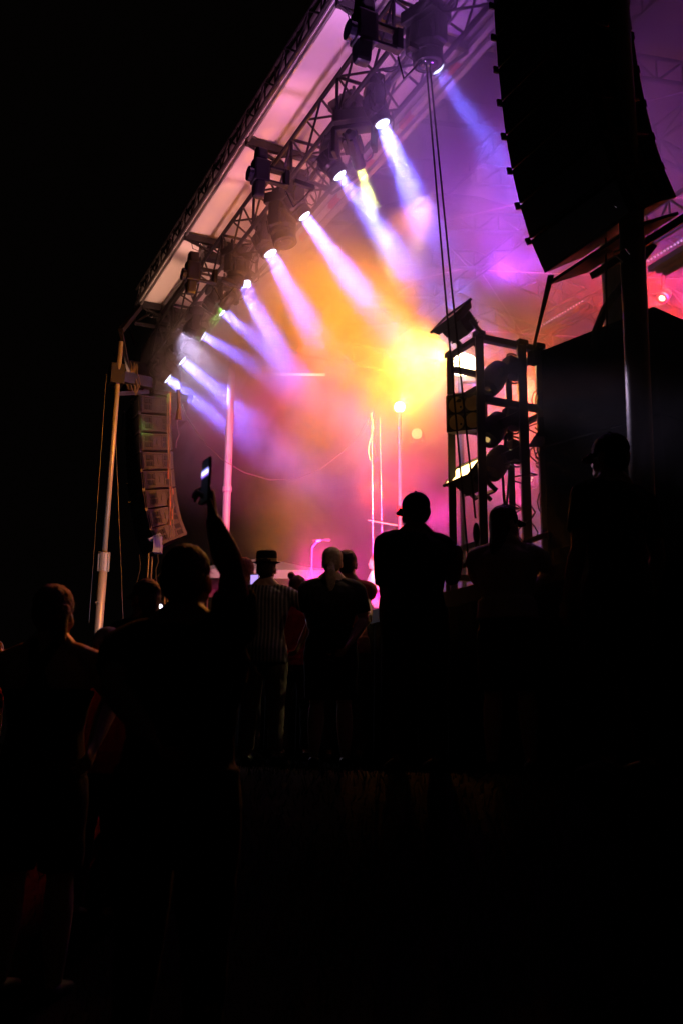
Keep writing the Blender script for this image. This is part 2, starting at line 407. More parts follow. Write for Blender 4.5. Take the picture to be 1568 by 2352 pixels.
# roof structure under the lining
def roof_truss(a):
    mb = MB()
    for (b0, z0, b1, z1) in ((5.25, ZR + .28, 8.6, ZR + .93), (8.6, ZR + .93, 12.5, ZR + .15)):
        p0 = S(a, b0, z0 - .32); p1 = S(a, b1, z1 - .32); lattice(mb, p0, p1, (0, 0, 1), .3, .03, .45)
    return sb(mb, 'roof_truss', 'dalu')
for a in (5.15, 6.47, 7.8, 9.12, 10.45, 11.76, 13.08, 14.4, 15.65): roof_truss(a)
for (b, z) in ((6.4, ZR + .1), (8.6, ZR + .56), (10.6, ZR + .2), (12.45, ZR - .15)):
    mb = MB(); lattice(mb, S(A0, b, z - .15), S(A1, b, z - .15), (0, 0, 1), .25, .024, .55); sb(mb, 'purlin', 'dalu')
mb = MB()
for k in range(4):
    for (q, w) in ((0, 1), (1, 0)):
        mb.tube(S(RIBS[k] + 2.65 * q, 5.4, ZR + .1), S(RIBS[k] + 2.65 * w, 8.5, ZR + .6), .008, n=5)
        mb.tube(S(RIBS[k] + 2.65 * q, 8.7, ZR + .6), S(RIBS[k] + 2.65 * w, 12.3, ZR + .0), .008, n=5)
sb(mb, 'bracing_wires', 'alu')
# end frame at the far end of the roof
mb = MB(); lattice(mb, S(A1, 3.5, ZR - .35), S(A1, 5.2, ZR - .35), (0, 0, 1), .4, .035, .42); lattice(mb, S(A1, 5.2, ZR - .35), S(A1, 12.5, ZR - .35), (0, 0, 1), .4, .03, .6)
sb(mb, 'end_frame', 'dalu')
drape(S(9.2, B1, 0), S(15.2, B1, 0), DZ, ZR - .3, 'back_cloth', mat('grey_backcloth', (.42, .40, .42), .9, 0, .1, 3, .3, 6), pleat=.3, amp=.05)
drape(S(A0, B1, 0), S(9.0, B1, 0), DZ, ZR - .3, 'back_cloth', mat('grey_backcloth_dark', (.42, .40, .42), .9, 0, .1, 3, .3, 6), pleat=.3, amp=.05)

# ---------------------------------------------------------------- lighting truss
lt = empty('lighting_truss', S(11, 4.13, 7.55), 0, 'long black box truss of moving lights hanging under the stage awning', 'truss')
mb = MB(); ta0, ta1 = 3.4, 16.1
for (b, z) in ((3.87, 7.55), (4.39, 7.55), (3.87, 8.05), (4.39, 8.05)): mb.tube(S(ta0, b, z), S(ta1, b, z), .027, n=8)
a = ta0; k = 0
while a < ta1 - .4:
    for (b, z, bb, zz) in ((3.87, 7.55, 3.87, 8.05), (4.39, 7.55, 4.39, 8.05), (3.87, 7.55, 4.39, 7.55), (3.87, 8.05, 4.39, 8.05)):
        if k % 2: b, z, bb, zz = bb, zz, b, z
        mb.tube(S(a, b, z), S(a + .42, bb, zz), .014, n=6)
    if k % 3 == 0:
        for (b, z, bb, zz) in ((3.87, 7.55, 3.87, 8.05), (4.39, 7.55, 4.39, 8.05), (3.87, 7.55, 4.39, 7.55), (3.87, 8.05, 4.39, 8.05)): mb.tube(S(a, b, z), S(a, bb, zz), .02, n=6)
    a += .42; k += 1
wb(mb, lt, 'truss_frame', 'blackm')
mb = MB()
for (b, z, r) in ((4.06, 7.6, .018), (4.16, 7.62, .022), (4.22, 7.58, .014)):
    mb.path([S(ta0 + i * .4, b + .012 * math.sin(i * 1.3 + b * 9), z + .012 * math.cos(i * 1.7)) for i in range(32)], r, 7)
wb(mb, lt, 'cable_tray', 'alu')
rnd = random.Random(5)
for i in range(26):
    a = 4.5 + i * .44 + rnd.random() * .2; b = 3.9 + rnd.random() * .45; dz = .12 + .22 * rnd.random(); w = .1 + .2 * rnd.random()
    mb = MB(); mb.path([S(a + w * t / 6, b + .05 * math.sin(t), 7.56 - dz * math.sin(math.pi * t / 6)) for t in range(7)], .008, 5); wb(mb, lt, 'cable_loop', 'rope')
for a in (5.2, 7.8, 10.45, 13.08, 15.6):
    mb = MB(); mb.tube(S(a, 4.13, 8.05), S(a, 4.13, ZR), .02); mb.box(S(a, 4.13, 8.12), (.14, .56, .08), ROT); wb(mb, lt, 'hanger', 'blackm')

# the corner of machinery at the truss's far end
cr = empty('corner_rigging', S(16.3, 4.3, 7.0), 0, 'dark cluster of hoists and brackets at the far end of the lighting truss', 'hoist')
mb = MB(); rnd = random.Random(9)
mb.box(S(16.35, 4.3, 7.75), (.7, .9, .5), ROT); mb.box(S(16.4, 3.7, 7.3), (.35, .35, .55), ROT)
mb.box(S(16.5, 4.4, 6.85), (.45, .5, .45), ROT); wb(mb, cr, 'hoist_body', 'blackm', bevel=.03)
mb = MB()
for i in range(22):
    p = S(16.0 + rnd.random() * .9, 3.5 + rnd.random() * 1.3, 6.4 + rnd.random() * 1.9)
    q = p + Vector((rnd.uniform(-.35, .35), rnd.uniform(-.2, .2), rnd.uniform(-.5, .5))); mb.bar(p, q, .03)
wb(mb, cr, 'brackets', 'dalu')
mb = MB()
for i in range(6):
    p = S(16 + rnd.random() * .7, 3.6 + rnd.random(), 6.9 - rnd.random() * .4); mb.path([p + Vector((.03 * math.sin(t * 2), 0, -.12 * t)) for t in range(7)], .008, 5)
wb(mb, cr, 'hoist_chain', 'chain')
og = empty('outrigger_beam', at(300, 880, 14.6), 0, 'dark beam reaching out to the tall leaning mast left of the stage', 'beam')
mb = MB(); mb.bar(at(262, 862, 14.5), at(345, 880, 15.2), .1, .16); mb.bar(at(268, 905, 14.5), at(340, 900, 15.2), .06)
mb.bar(at(278, 760, 14.5), at(322, 705, 15.5), .07); mb.bar(at(278, 760, 14.5), at(300, 870, 15), .05); mb.box(at(268, 862, 14.5), (.22, .2, .3), ROT)
wb(mb, og, 'beam_frame', 'blackm')
mb = MB()
for i in range(5): mb.path([at(300 + i * 5, 830 + 3 * i, 14.9) + Vector((.03 * math.sin(t * 1.3 + i), 0, -.09 * t)) for t in range(6)], .01, 5)
wb(mb, og, 'tie_straps', 'cable')
# ---------------------------------------------------------------- moving lights
def moving_head(label, lens_p, aim, sc=1.0, rad=.08, glow=None, big=False, stand=False):
    """hangs from its base; the head swivels in the yoke. lens_p: where the lens is, aim: unit vector"""
    aim = Vector(aim).normalized(); up = -1 if stand else 1
    hl = (.24 if big else .19) * sc
    piv = Vector(lens_p) - aim * hl; base = piv + UP * up * .34 * sc
    yaw = math.atan2(aim.y, aim.x) if math.hypot(aim.x, aim.y) > .05 else 0
    root = empty('stage_light', base, yaw, label, 'stage light', 'moving lights on the front truss')
    mb = MB(); mb.box((0, 0, -.05 * sc * up), (.26 * sc, .36 * sc, .12 * sc))
    mb.box((0, 0, .03 * sc * up), (.1 * sc, .3 * sc, .05 * sc)); mb.tube((0, -.1 * sc, .05 * sc * up), (0, -.1 * sc, .14 * sc * up), .02 * sc); mb.tube((0, .1 * sc, .05 * sc * up), (0, .1 * sc, .14 * sc * up), .02 * sc)
    mb.box((.14 * sc, 0, -.05 * sc * up), (.02 * sc, .12 * sc, .06 * sc)); mb.build('base', 'blackm', root, bevel=.012 * sc)
    mb = MB(); w = (.175 if big else .15) * sc
    mb.box((0, 0, -.13 * sc * up), (.12 * sc, w * 2 + .06 * sc, .05 * sc))
    for s in (-1, 1): mb.box((0, s * (w + .015 * sc), -.25 * sc * up), (.13 * sc, .045 * sc, .26 * sc))
    mb.build('yoke', 'blackm', root, bevel=.015 * sc)
    h = empty('head', (0, 0, 0)); COL.objects.unlink(h); bpy.data.objects.remove(h)
    mb = MB(); r = rad * 1.28
    prof = [(r * .55, -hl * .95), (r * 1.12, -hl * .8), (r * 1.3, -hl * .3), (r * 1.3, hl * .1), (r * 1.12, hl * .3), (r * 1.12, hl * .42), (r * 1.2, hl * .45), (r * 1.12, hl * .5), (r * 1.14, hl * .97), (r * 1.02, hl * 1.0), (r * .98, hl * .96)]
    mb.lathe([(a, b) for a, b in prof], (0, 0, 0), (0, 0, 1), 22)
    for k in range(6):
        an = k * math.pi / 3 + .3; mb.box((math.cos(an) * r * 1.22, math.sin(an) * r * 1.22, -hl * .35), (.03 * sc, .03 * sc, hl * .8))
    mb.box((r * 1.2, 0, -hl * .2), (.05 * sc, r * 1.3, hl * .7)); mb.box((-r * 1.2, 0, -hl * .2), (.05 * sc, r * 1.3, hl * .7))
    hd = mb.build('head', 'blackm', root, bevel=.004)
    q = aim.to_track_quat('Z', 'Y'); rq = Quaternion((0, 0, 1), yaw).inverted()
    hd.rotation_mode = 'QUATERNION'; hd.rotation_quaternion = rq @ q; hd.location = (0, 0, -.34 * sc * up)
    mb = MB(); mb.lathe([(rad * .2, .018), (rad * .7, .012), (rad * .98, 0), (rad, -.02)], (0, 0, hl * .985), (0, 0, 1), 24); mb.build('lens', glow or 'lens', hd, smooth=True)
    return root
GL = {'v': emit('violet_lens_glow', (.62, .66, 1), 9), 'g': emit('green_lens_glow', (.55, 1, .6), 7), 'y': emit('yellow_lens_glow', (1, .95, .45), 6)}
WHERE = ['nearest lit light of the row, its pale beam half hidden behind a black lamp', 'black moving light with the longest violet beam, second from the near end',
         'tall black light sending one thin yellow beam', 'moving light left of the thin yellow beam, with a violet beam', 'moving light with a long violet beam, below the single dark one at mid truss',
         'moving light with a short white beam ending in a smoke puff, mid truss', 'moving light with a short violet beam, left of the mid truss',
         'violet light lowest beside the small green one', 'violet light above the orange lit black drum', 'small violet light second from the far end of the truss', 'violet light at the far end of the truss by the hanging speakers']
for i, (p, d, rad, col) in enumerate(LENS):
    moving_head(WHERE[i], p, d, 1.1 if i == 2 else .86, rad, GL['y'] if i == 2 else GL['v'], big=(i == 2))
# a small green beam that crosses towards the speakers
gp = S(*onb(514, 706, 4.05)); gt = S(*onb(330, 985, 3.6)); gd = (gt - gp).normalized()
moving_head('small light with a green beam falling left towards the hanging speakers', gp, gd, .8, .05, GL['g'])
lamp_beam('beam_light', gp + gd * .03, gt, (.35, 1, .12), 1.2, 4.5, .045)
# dark lamps
def vdir(px0, py0, px1, py1, b0, b1): return (S(*onb(px1, py1, b1)) - S(*onb(px0, py0, b0))).normalized()
for (label, lp, b, aim, sc, rad) in (
    ('large unlit moving light hanging by the two ropes', (983, 150), 4.0, (.1, .1, -1), 1.05, .095),
    ('large unlit moving light above the short white beam', (655, 560), 4.0, (.2, -.1, -1), 1.15, .1),
    ('black drum light between the far violet lamps, its side lit orange', (432, 822), 4.3, (-.3, -.2, -.9), 1.2, .09),
    ('unlit light low on the truss above the yellow beam', (800, 330), 4.25, (.1, .1, -1), 1.0, .09),
    ('unlit light on the truss just over the small green one', (540, 655), 3.95, (-.1, .1, -1), .95, .085)):
    moving_head(label, S(*onb(*lp, b)), aim, sc, rad)
# followspots that stick out of the truss towards the crowd
def side_lamp(label, px, py, sc):
    l = onb(px, py, 3.35); c = S(*l)
    root = empty('audience_light', c, SANG, label, 'stage light', 'unlit lights reaching out towards the crowd')
    # x along T, y = -N (towards the crowd)
    mb = MB(); mb.box((0, .02, .0), (.17 * sc, .2 * sc, .3 * sc)); mb.prism([(-.09 * sc, .14 * sc), (.09 * sc, .14 * sc), (.06 * sc, .3 * sc), (-.06 * sc, .3 * sc)], -.05 * sc, .09 * sc)
    mb.prism([(-.09 * sc, -.14 * sc), (.09 * sc, -.14 * sc), (.05 * sc, -.33 * sc), (-.05 * sc, -.33 * sc)], -.03 * sc, .1 * sc); mb.build('head', 'blackm', root, bevel=.03 * sc)
    mb = MB(); mb.tube((0, .12 * sc, -.05 * sc), (0, .17 * sc, -.05 * sc), .085 * sc, n=18); mb.build('lens', 'lens', root)
    mb = MB(); mb.box((0, -.18 * sc, .09 * sc), (.07 * sc, .22 * sc, .03 * sc)); mb.box((0, -.18 * sc, -.09 * sc), (.07 * sc, .22 * sc, .03 * sc)); mb.box((0, -.3 * sc, 0), (.1 * sc, .06 * sc, .2 * sc)); mb.build('yoke', 'blackm', root, bevel=.01)
    mb = MB(); mb.bar((0, -.4 * sc, 0), (0, -.62, -.02), .05); mb.path([(0, -.3 * sc, -.15 * sc), (.05, -.4, -.3 * sc), (.02, -.5, -.18 * sc), (0, -.58, -.05)], .01); mb.build('bracket', 'blackm', root)
side_lamp('big unlit black light reaching out under the near end of the awning', 840, 70, 1.05)
side_lamp('unlit black light reaching out below the middle roof rib', 602, 397, .95)
side_lamp('smallest unlit black light reaching out near the far roof rib', 446, 627, .95)

# ---------------------------------------------------------------- hanging loudspeakers
def line_array(label, a_far, w, curve, h, depth, m, rootname='line_array', holes=True):
    """curve: list of (b, z) of the cabinets' front edges from the top down; a_far: the end with larger a"""
    top = curve[0]; root = empty(rootname, S(a_far - w / 2, top[0] + depth / 2, top[1] + .1), SANG, label, 'loudspeaker')
    off = root.location
    for k in range(len(curve) - 1):
        (b0, z0), (b1, z1) = curve[k], curve[k + 1]
        d = Vector((b1 - b0, z1 - z0)); ang = math.atan2(b1 - b0, z0 - z1)      # tilt: front looks down as b grows
        hgt = d.length * .955
        c = Vector((a_far - w / 2, (b0 + b1) / 2, (z0 + z1) / 2))
        loc = S(*c) - off; loc = Matrix.Rotation(-SANG, 3, 'Z') @ loc
        rot = (-ang, 0, 0)
        mb = MB()   # local: x along T, y towards the crowd, front at y = 0; back is lower in height (wedge)
        hb = hgt * .78
        mb.prism([(0, -hgt / 2), (0, hgt / 2), (-depth, hb / 2), (-depth, -hb / 2)], -w / 2, w / 2, lambda p: Vector((p.y, p.x, p.z)))
        cab = mb.build('cabinet', m, root, bevel=.008, loc=loc, rot=rot)
        mb = MB(); mb.box((0, .008, 0), (w * .94, .014, hgt * .86)); mb.build('grille', 'grille', cab)
        if holes:
            for s in (-1,):
                x = s * (w / 2 + .009)
                mb = MB()
                # rim plate as a frame of bars, dark blocks below stand for the shade in its pockets
                y0, y1, q = -.02, -depth * .96, hgt * .36
                for (ya, yb, za, zb) in ((y0, y1, q, q * 1.22), (y0, y1, -q * 1.22, -q), (y0, y0 - .05, -q, q), (y1 + .04, y1, -q, q), (-depth * .36, -depth * .40, -q, q), (-depth * .66, -depth * .70, -q, q), (-depth * .5, -depth * .55, -q * .45, q * .45)):
                    mb.box((x, (ya + yb) / 2, (za + zb) / 2), (.018, abs(ya - yb), abs(zb - za)))
                mb.box((x - s * .006, -depth / 2, 0), (.006, depth * .9, hgt * .7))
                mb.build('side_plate', m, cab)
                for (yy, ww) in ((-depth * .2, .07), (-depth * .33, .05), (-depth * .79, .09)):
                    for zz in (-.17, .17): mb = MB(); mb.box((x + s * .004, yy * 1.0, zz * hgt), (.014, ww, hgt * .24)); mb.build('recess_shade', 'holeshade', cab, bevel=.004)
        for s in (-1, 1):
            for (yy, zz) in ((.01, .5), (-depth * .95, .42)): mb = MB(); mb.box((s * (w / 2 + .008), yy, hgt * zz), (.016, .04, .05)); mb.build('rigging_link', 'blackm', cab)
    mb = MB(); mb.box((0, -depth / 2, .0), (w * .9, depth * 1.1, .07)); mb.tube((0, -.1, 0), (0, -.1, 1.0), .02); mb.tube((0, -depth, 0), (0, -depth, 1.0), .02); mb.build('flying_frame', 'blackm', root)
    return root
# far array, right by the leaning mast: follow the profile seen in the picture
aL = 15.0
prof = [onb_ for onb_ in []]
def curve_from(pix, a, n):
    pts = [ona(px, py, a)[1:] for px, py in pix]; L_ = [0]
    for p, q in zip(pts, pts[1:]): L_.append(L_[-1] + math.hypot(q[0] - p[0], q[1] - p[1]))
    out = []
    for k in range(n + 1):
        t = L_[-1] * k / n; i = max(j for j in range(len(L_)) if L_[j] <= t + 1e-9); i = min(i, len(pts) - 2)
        f = (t - L_[i]) / (L_[i + 1] - L_[i]); out.append((pts[i][0] * (1 - f) + pts[i + 1][0] * f, pts[i][1] * (1 - f) + pts[i + 1][1] * f))
    return out
cv = curve_from([(322, 905), (323, 1000), (328, 1090), (336, 1160), (349, 1215), (366, 1256)], 15.15, 8)
fa = line_array('tall curved grey speaker array hanging at the far left of the stage', 15.15 + .95, .95, cv, .3, .52, 'cab')
cv = curve_from([(1128, -60), (1139, 130), (1156, 290), (1180, 430), (1211, 540), (1250, 630)], 5.2, 9)
na = line_array('huge dark speaker array hanging in front at top right', 5.2, .92, cv, .33, .4, 'black')
# pale plate under the near array
l0 = Vector(cv[-1]); bt = Vector(cv[-2])
br = cv[-1]
root = empty('array_base_plate', S(4.75, br[0] + .2, br[1] + .02), SANG, 'plate and tilted bar under the big dark speaker array', 'bracket')
tl = math.atan2(cv[-1][0] - cv[-2][0], cv[-2][1] - cv[-1][1])
mb = MB(); mb.box((0, 0, 0), (.9, .4, .02), Matrix.Rotation(-tl, 3, 'X')); mb.build('plate', 'cab', root)
mb = MB(); mb.box((-.2, -.1, -.03), (1.0, .05, .045), Matrix.Rotation(-tl, 3, 'X')); mb.build('bar', 'blackm', root)
# speaker cables and pull-up lines at the back of the far array
mb = MB()
for k, (x0, x1) in enumerate(((386, 400), (388, 396), (384, 392))):
    mb.path([at(x0 + (x1 - x0) * t / 10 + 1.2 * math.sin(t + k), 905 + 33 * t, 15.3) for t in range(11)], .01, 5)
o = mb.build('speaker_cables', 'cable'); tag(o, 'bunch of cables running down the back edge of the far speaker array', 'cable')
mb = MB()
mb.path([at(392, 900, 15.4), at(389, 1000, 15.4), at(387, 1100, 15.4)], .012, 6)
mb.path([at(392 + 3 * math.sin(t), 1118 + 8 * t, 15.4) for t in range(12)], .03, 7)
o = mb.build('coiled_rope', mat('orange_rope', (.5, .16, .07), .8)); tag(o, 'orange rope coiled against the lower back of the far speaker array', 'rope')
mb = MB(); mb.path([at(410, 895, 15), at(412, 930, 15), at(411, 962, 15)], .03, 6); mb.loft([(at(411, 940, 15), .03, .03), (at(411, 964, 15), .05, .05)], 8)
o = mb.build('hanging_strap', 'cable'); tag(o, 'frayed strap hanging beside the lamp at the far end of the truss', 'strap')
mb = MB(); pts = [(408, 905), (430, 960), (465, 1010), (510, 1055), (560, 1085), (620, 1102), (680, 1100), (735, 1078), (785, 1040), (825, 1000), (850, 958)]
mb.path([at(x, y, 15.3 - .12 * i) for i, (x, y) in enumerate(pts)], .0055, 6)
o = mb.build('cable_swag', 'cable'); tag(o, 'pale cable sagging in a long curve across the dark side of the stage', 'cable')

# ---------------------------------------------------------------- masts
def mast(label, segs, name='mast'):
    root = empty(name, segs[-1][1], 0, label, 'mast')
    for i, (p0, p1, r, part) in enumerate(segs):
        mb = MB(); d = (p1 - p0)
        mb.loft([(p0 + d * t, r, r) for t in (0, .5, 1)], 24)
        wb(mb, root, part, 'galv', smooth=True)
    return root
p0, p1 = at(278, 785, 14.5), at(244, 1225, 14.2); p2 = at(222, 1500, 14.0)
pm_ = at(240, 1275, 14.15); p2 = pm_ + (p2 - pm_) * ((pm_.z - .95) / (pm_.z - p2.z))
lm = mast('leaning silver mast left of the stage, lit orange on its upper half', [(p0, at(239, 1290, 14.15), .038, 'upper_tube'), (at(240, 1275, 14.15), p2, .062, 'lower_tube')])
mb = MB(); mb.tube(at(240.5, 1268, 14.15), at(237.5, 1312, 14.15), .085, n=16)
for k in (-1, 1): mb.tube(at(239 + k * 11, 1272, 14.1), at(237 + k * 11, 1312, 14.1), .015)
wb(mb, lm, 'sleeve', 'galv')
mb = MB()
for (x, y) in ((236, 1340), (234, 1362), (232.5, 1385), (230, 1408)): mb.ball(at(x + 3, y, 14.08), .012, .012, .02, 8, 6)
wb(mb, lm, 'pin_hole_shade', 'holeshade'); mb = MB(); mb.tube(at(228, 1383, 14), at(219, 1384, 14), .012); wb(mb, lm, 'pin', 'galv')  # dark beads stand for the shade in the mast's holes
q0, q1, q2 = at(1415, -60, 6.35), at(1447, 455, 6.3), at(1497, 1700, 6.2)
rm = mast('thick dark mast standing in front of the near speaker array', [(q0, q1, .066, 'upper_tube'), (at(1446, 432, 6.3), q2, .078, 'lower_tube')])
rm.name = 'mast'
mb = MB(); mb.tube(at(1446, 425, 6.3), at(1450, 475, 6.3), .082, n=20); wb(mb, rm, 'sleeve', 'galv')
mb = MB(); c = at(1421, 468, 6.22)
mb.path([c + Vector((.03 * math.cos(t), 0, .03 * math.sin(t))) for t in [k * .6 for k in range(11)]], .004, 6); wb(mb, rm, 'ring', 'chain')
mb = MB(); mb.path([at(x, y, 6.18) for x, y in ((1430, 603), (1427, 600), (1410, 572 + 12), (1408, 580), (1432, 571), (1436, 571), (1446, 584))], .005, 6); wb(mb, rm, 'hitch_pin', 'chain')
# ---------------------------------------------------------------- light tower on the near corner of the stage
TA, TB = 6.68, 4.42; TL, TN = .47, .62; TZ0, TZ1 = DZ, 4.53
tw = empty('light_tower', S(TA + TL / 2, TB + TN / 2, DZ), 0, 'black square frame tower full of lamps standing on the near stage corner', 'tower')
def tpost(a, b, z1, w=.062):
    mb = MB(); mb.bar(S(a, b, TZ0), S(a, b, z1), w); mb.box(S(a, b, z1), (w * 1.25, w * 1.25, .05), ROT); return wb(mb, tw, 'post', 'blackm', bevel=.004)
tpost(TA, TB, TZ1, .066); tpost(TA + TL, TB, TZ1 - .02); tpost(TA, TB + TN, TZ1, .068); tpost(TA + TL, TB + TN, TZ1 - .03, .055)
tpost(TA - .03, TB + .41, TZ1 - .02, .074)
def trail(p, q, w=.05): mb = MB(); mb.bar(p, q, w); wb(mb, tw, 'rail', 'blackm')
for z in (TZ1 - .03, 3.95, 2.62):
    trail(S(TA, TB + .034, z), S(TA, TB + TN - .034, z), .055)
    trail(S(TA + .035, TB, z + (0 if z > 4 else .1)), S(TA + TL - .03, TB, z + (0 if z > 4 else .1)), .045)
    trail(S(TA + TL, TB + .034, z - .12), S(TA + TL, TB + TN - .034, z - .12), .05)
    trail(S(TA + .034, TB + TN, z - .05), S(TA + TL - .03, TB + TN, z - .05), .045)
rnd = random.Random(8)
for i in range(13):
    z = 2.7 + 1.75 * rnd.random(); a = TA + rnd.uniform(-.08, .1); b = TB + rnd.uniform(.25, .72); p = S(a, b, z); w = rnd.uniform(.05, .13); h = rnd.uniform(.08, .35)
    mb = MB(); mb.path([p + N * (w * math.sin(t * .9)) + T * (.03 * math.cos(t)) + UP * (-h * t / 6) for t in range(8)], .007, 5); wb(mb, tw, 'cable_loop', 'rope')
for (b, z) in ((.66, 4.02), (.68, 3.12), (.66, 3.6)):
    mb = MB()
    mb.path([S(TA - .05 + .002 * t, TB + b + (.05 + .004 * t) * math.cos(t) , z + (.07 + .003 * t) * math.sin(t)) for t in [j * .55 for j in range(46)]], .006, 5); wb(mb, tw, 'cable_coil', 'rope')
mb = MB(); mb.path([S(TA + .1, TB + .3 + .03 * math.sin(t), 2.35 + .2 * t) for t in range(9)], .012, 6); mb.path([S(TA + .3, TB + .45 + .03 * math.cos(t), 2.35 + .18 * t) for t in range(10)], .01, 6); wb(mb, tw, 'power_cable', 'rope')

# flood lamps with flared rims, one dark on top, one lit below
def flood(label, c, glow, rot):
    root = empty('flood_light', c, 0, label, 'stage light', 'flood lights on the light tower'); root.rotation_euler = rot; root.scale = (.8, .8, .8)
    mb = MB(); w, h = .46, .2
    mb.prism([(-.15, -.12), (.15, -.12), (.19, .06), (-.19, .06)], -.09, .09)
    mb.prism([(-.19, .06), (.19, .06), (.25, .13), (-.25, .13)], -.14, .14)
    for k in range(5): mb.box((0, 0, -.1 + k * .03), (.35, .2, .008))
    mb.build('housing', 'blackm', root, bevel=.01)
    mb = MB(); mb.box((0, 0, .135), (.44, .22, .012)); mb.build('front_glass', glow or 'lens', root)
    mb = MB(); mb.box((.245, 0, .137), (.02, .3, .03)); mb.box((-.245, 0, .137), (.02, .3, .03)); mb.box((0, .145, .137), (.51, .02, .03)); mb.box((0, -.145, .137), (.51, .02, .03)); mb.build('rim', 'dalu', root)
    mb = MB(); mb.box((-.2, 0, -.12), (.02, .05, .2)); mb.box((.2, 0, -.12), (.02, .05, .2)); mb.box((0, 0, -.22), (.42, .06, .02)); mb.tube((0, 0, -.22), (0, 0, -.31), .025); mb.build('bracket', 'blackm', root)
    return root
def face(c, nrm, wide):   # euler whose z is nrm and x is along wide
    z = Vector(nrm).normalized(); x = Vector(wide); x = (x - z * x.dot(z)).normalized(); y = z.cross(x)
    return Matrix((x, y, z)).transposed().to_euler()
lit_f = emit('flood_lamp_glow', (1, .62, .2), 8)
fc = at(1053, 748, 8.55)
flood('dark flood light tilted skyward on top of the light tower', fc, None, face(fc, (UP * .66 - N * .75), T))
fc2 = at(1082, 1103, 8.6)
flood('flood light with a blazing orange front low in the light tower', fc2, lit_f, face(fc2, (UP * .62 - N * .78), T))
lamp_spot('flood_lamp_light', fc2 + (N * -.78 + UP * .62) * .2, fc2 + (N * -.5 + UP * .85) * 3, (1, .5, .12), 4, 60, .1)
# four-cell blinder; a faint emission paints the gold glints in its reflectors
REFL = mat('reflector_glint', (.8, .6, .3), .3, .6); REFL.node_tree.nodes['Principled BSDF'].inputs['Emission Color'].default_value = (1, .42, .08, 1); REFL.node_tree.nodes['Principled BSDF'].inputs['Emission Strength'].default_value = .005
bc = at(1071, 950, 8.62); nr = (-N * .75 + -T * .5 - UP * .1).normalized()
root = empty('blinder_light', bc, 0, 'square blinder with four round reflectors inside the light tower', 'stage light'); root.rotation_euler = face(bc, nr, T * 1 + UP * .1)
mb = MB(); mb.box((0, 0, -.07), (.31, .31, .012))
for s in (-1, 1): mb.box((s * .155, 0, 0), (.012, .32, .15)); mb.box((0, s * .155, 0), (.3, .012, .15))
mb.box((0, 0, .0), (.3, .012, .1)); mb.box((0, 0, .0), (.012, .3, .1)); mb.build('housing', 'blackm', root)
for x in (-.076, .076):
    for y in (-.076, .076):
        mb = MB(); mb.lathe([(.068, .055), (.06, .02), (.04, -.02), (.012, -.04), (.01, -.045)], (x, y, 0), (0, 0, 1), 20, cap=False); mb.build('reflector', REFL, root, smooth=True)
mb = MB(); mb.box((0, -.17, .0), (.3, .02, .1)); mb.build('tray', 'white', root)
# three big drum lights clamped to the near post
for k, (px, py, lab) in enumerate(((1133, 868, 'topmost of three drum lights on the right of the light tower'), (1133, 985, 'middle one of three drum lights on the right of the light tower'), (1140, 1062, 'lowest of three drum lights in the tower, over a small white glint'))):
    c = at(px, py, 8.5); root = empty('drum_light', c, 0, lab, 'stage light', 'drum lights in the light tower')
    ax = (-T * .15 - N * .55 - UP * .75).normalized(); cb = c + N * .2 + UP * .12 - c
    mb = MB(); mb.lathe([(.045, -.15), (.085, -.135), (.105, -.06), (.112, .04), (.105, .1), (.095, .14), (.09, .15), (.08, .12)], (0, 0, 0), ax, 24); mb.build('head', 'blackm', root, smooth=False)
    mb = MB(); mb.lathe([(.03, .145), (.09, .135)], (0, 0, 0), ax, 20); mb.build('lens', 'lens', root)
    mb = MB(); mb.box(cb, (.13, .17, .17), ROT @ Matrix.Rotation(.15, 3, 'X')); mb.build('base', 'blackm', root, bevel=.015)
    mb = MB(); mb.bar(cb + T * .1, T * .135 - N * .02, .05, .08); mb.bar(cb - T * .1, -T * .135 - N * .02, .05, .08); mb.build('yoke', 'blackm', root)
    mb = MB(); p = cb + UP * .1; mb.path([p + N * .06 * math.cos(t) + UP * .035 * math.sin(t) for t in [j * .35 for j in range(10)]], .008, 5); mb.build('handle', 'blackm', root); mb = MB(); p = cb - UP * .1; mb.path([p + N * .06 * math.cos(t) - UP * .035 * math.sin(t) for t in [j * .35 for j in range(10)]], .008, 5); mb.build('handle', 'blackm', root)
mb = MB(); mb.ball((0, 0, 0), .016, .016, .028, 12, 8)
gl = mb.build('indicator_lamp', emit('white_lamp_glow', (.75, .75, 1), 14), loc=at(1143, 1087, 8.62)); tag(gl, 'tiny white lamp glowing under the lowest drum light', 'lamp')
# strap, ropes
mb = MB(); p0, p1 = at(1264, 632, 6.9), at(1224, 800, 8.2)
mb.loft([(p0, .022, .004), (p0.lerp(p1, .5), .015, .004), (p1, .012, .004)], 8); mb.box(at(1225, 822, 8.3), (.09, .07, .11), ROT); o = mb.build('ratchet_strap', 'rope'); tag(o, 'black strap running down from the near speaker array to the light tower', 'strap')
for (x0, x1, y1, lab) in ((978, 1074, 1280, 'left one of two ropes hanging from the lamp down past the tower'), (986, 1091, 1190, 'right one of two ropes hanging from the lamp down past the tower')):
    mb = MB(); A, B = at(x0, 150, 8.95), at(x1, y1, 7.7); n = 14
    mb.path([A.lerp(B, t / n) + Vector((0, 0, -.05 * math.sin(math.pi * t / n))) for t in range(n + 1)], .0085, 6)
    if x0 == 986: mb.ball(at(1093, 1225, 7.7), .028, .02, .085, 12, 10); mb.tube(at(1093, 1245, 7.7), at(1094, 1290, 7.7), .008)
    o = mb.build('rope', 'rope'); tag(o, lab, 'rope', 'ropes past the light tower')
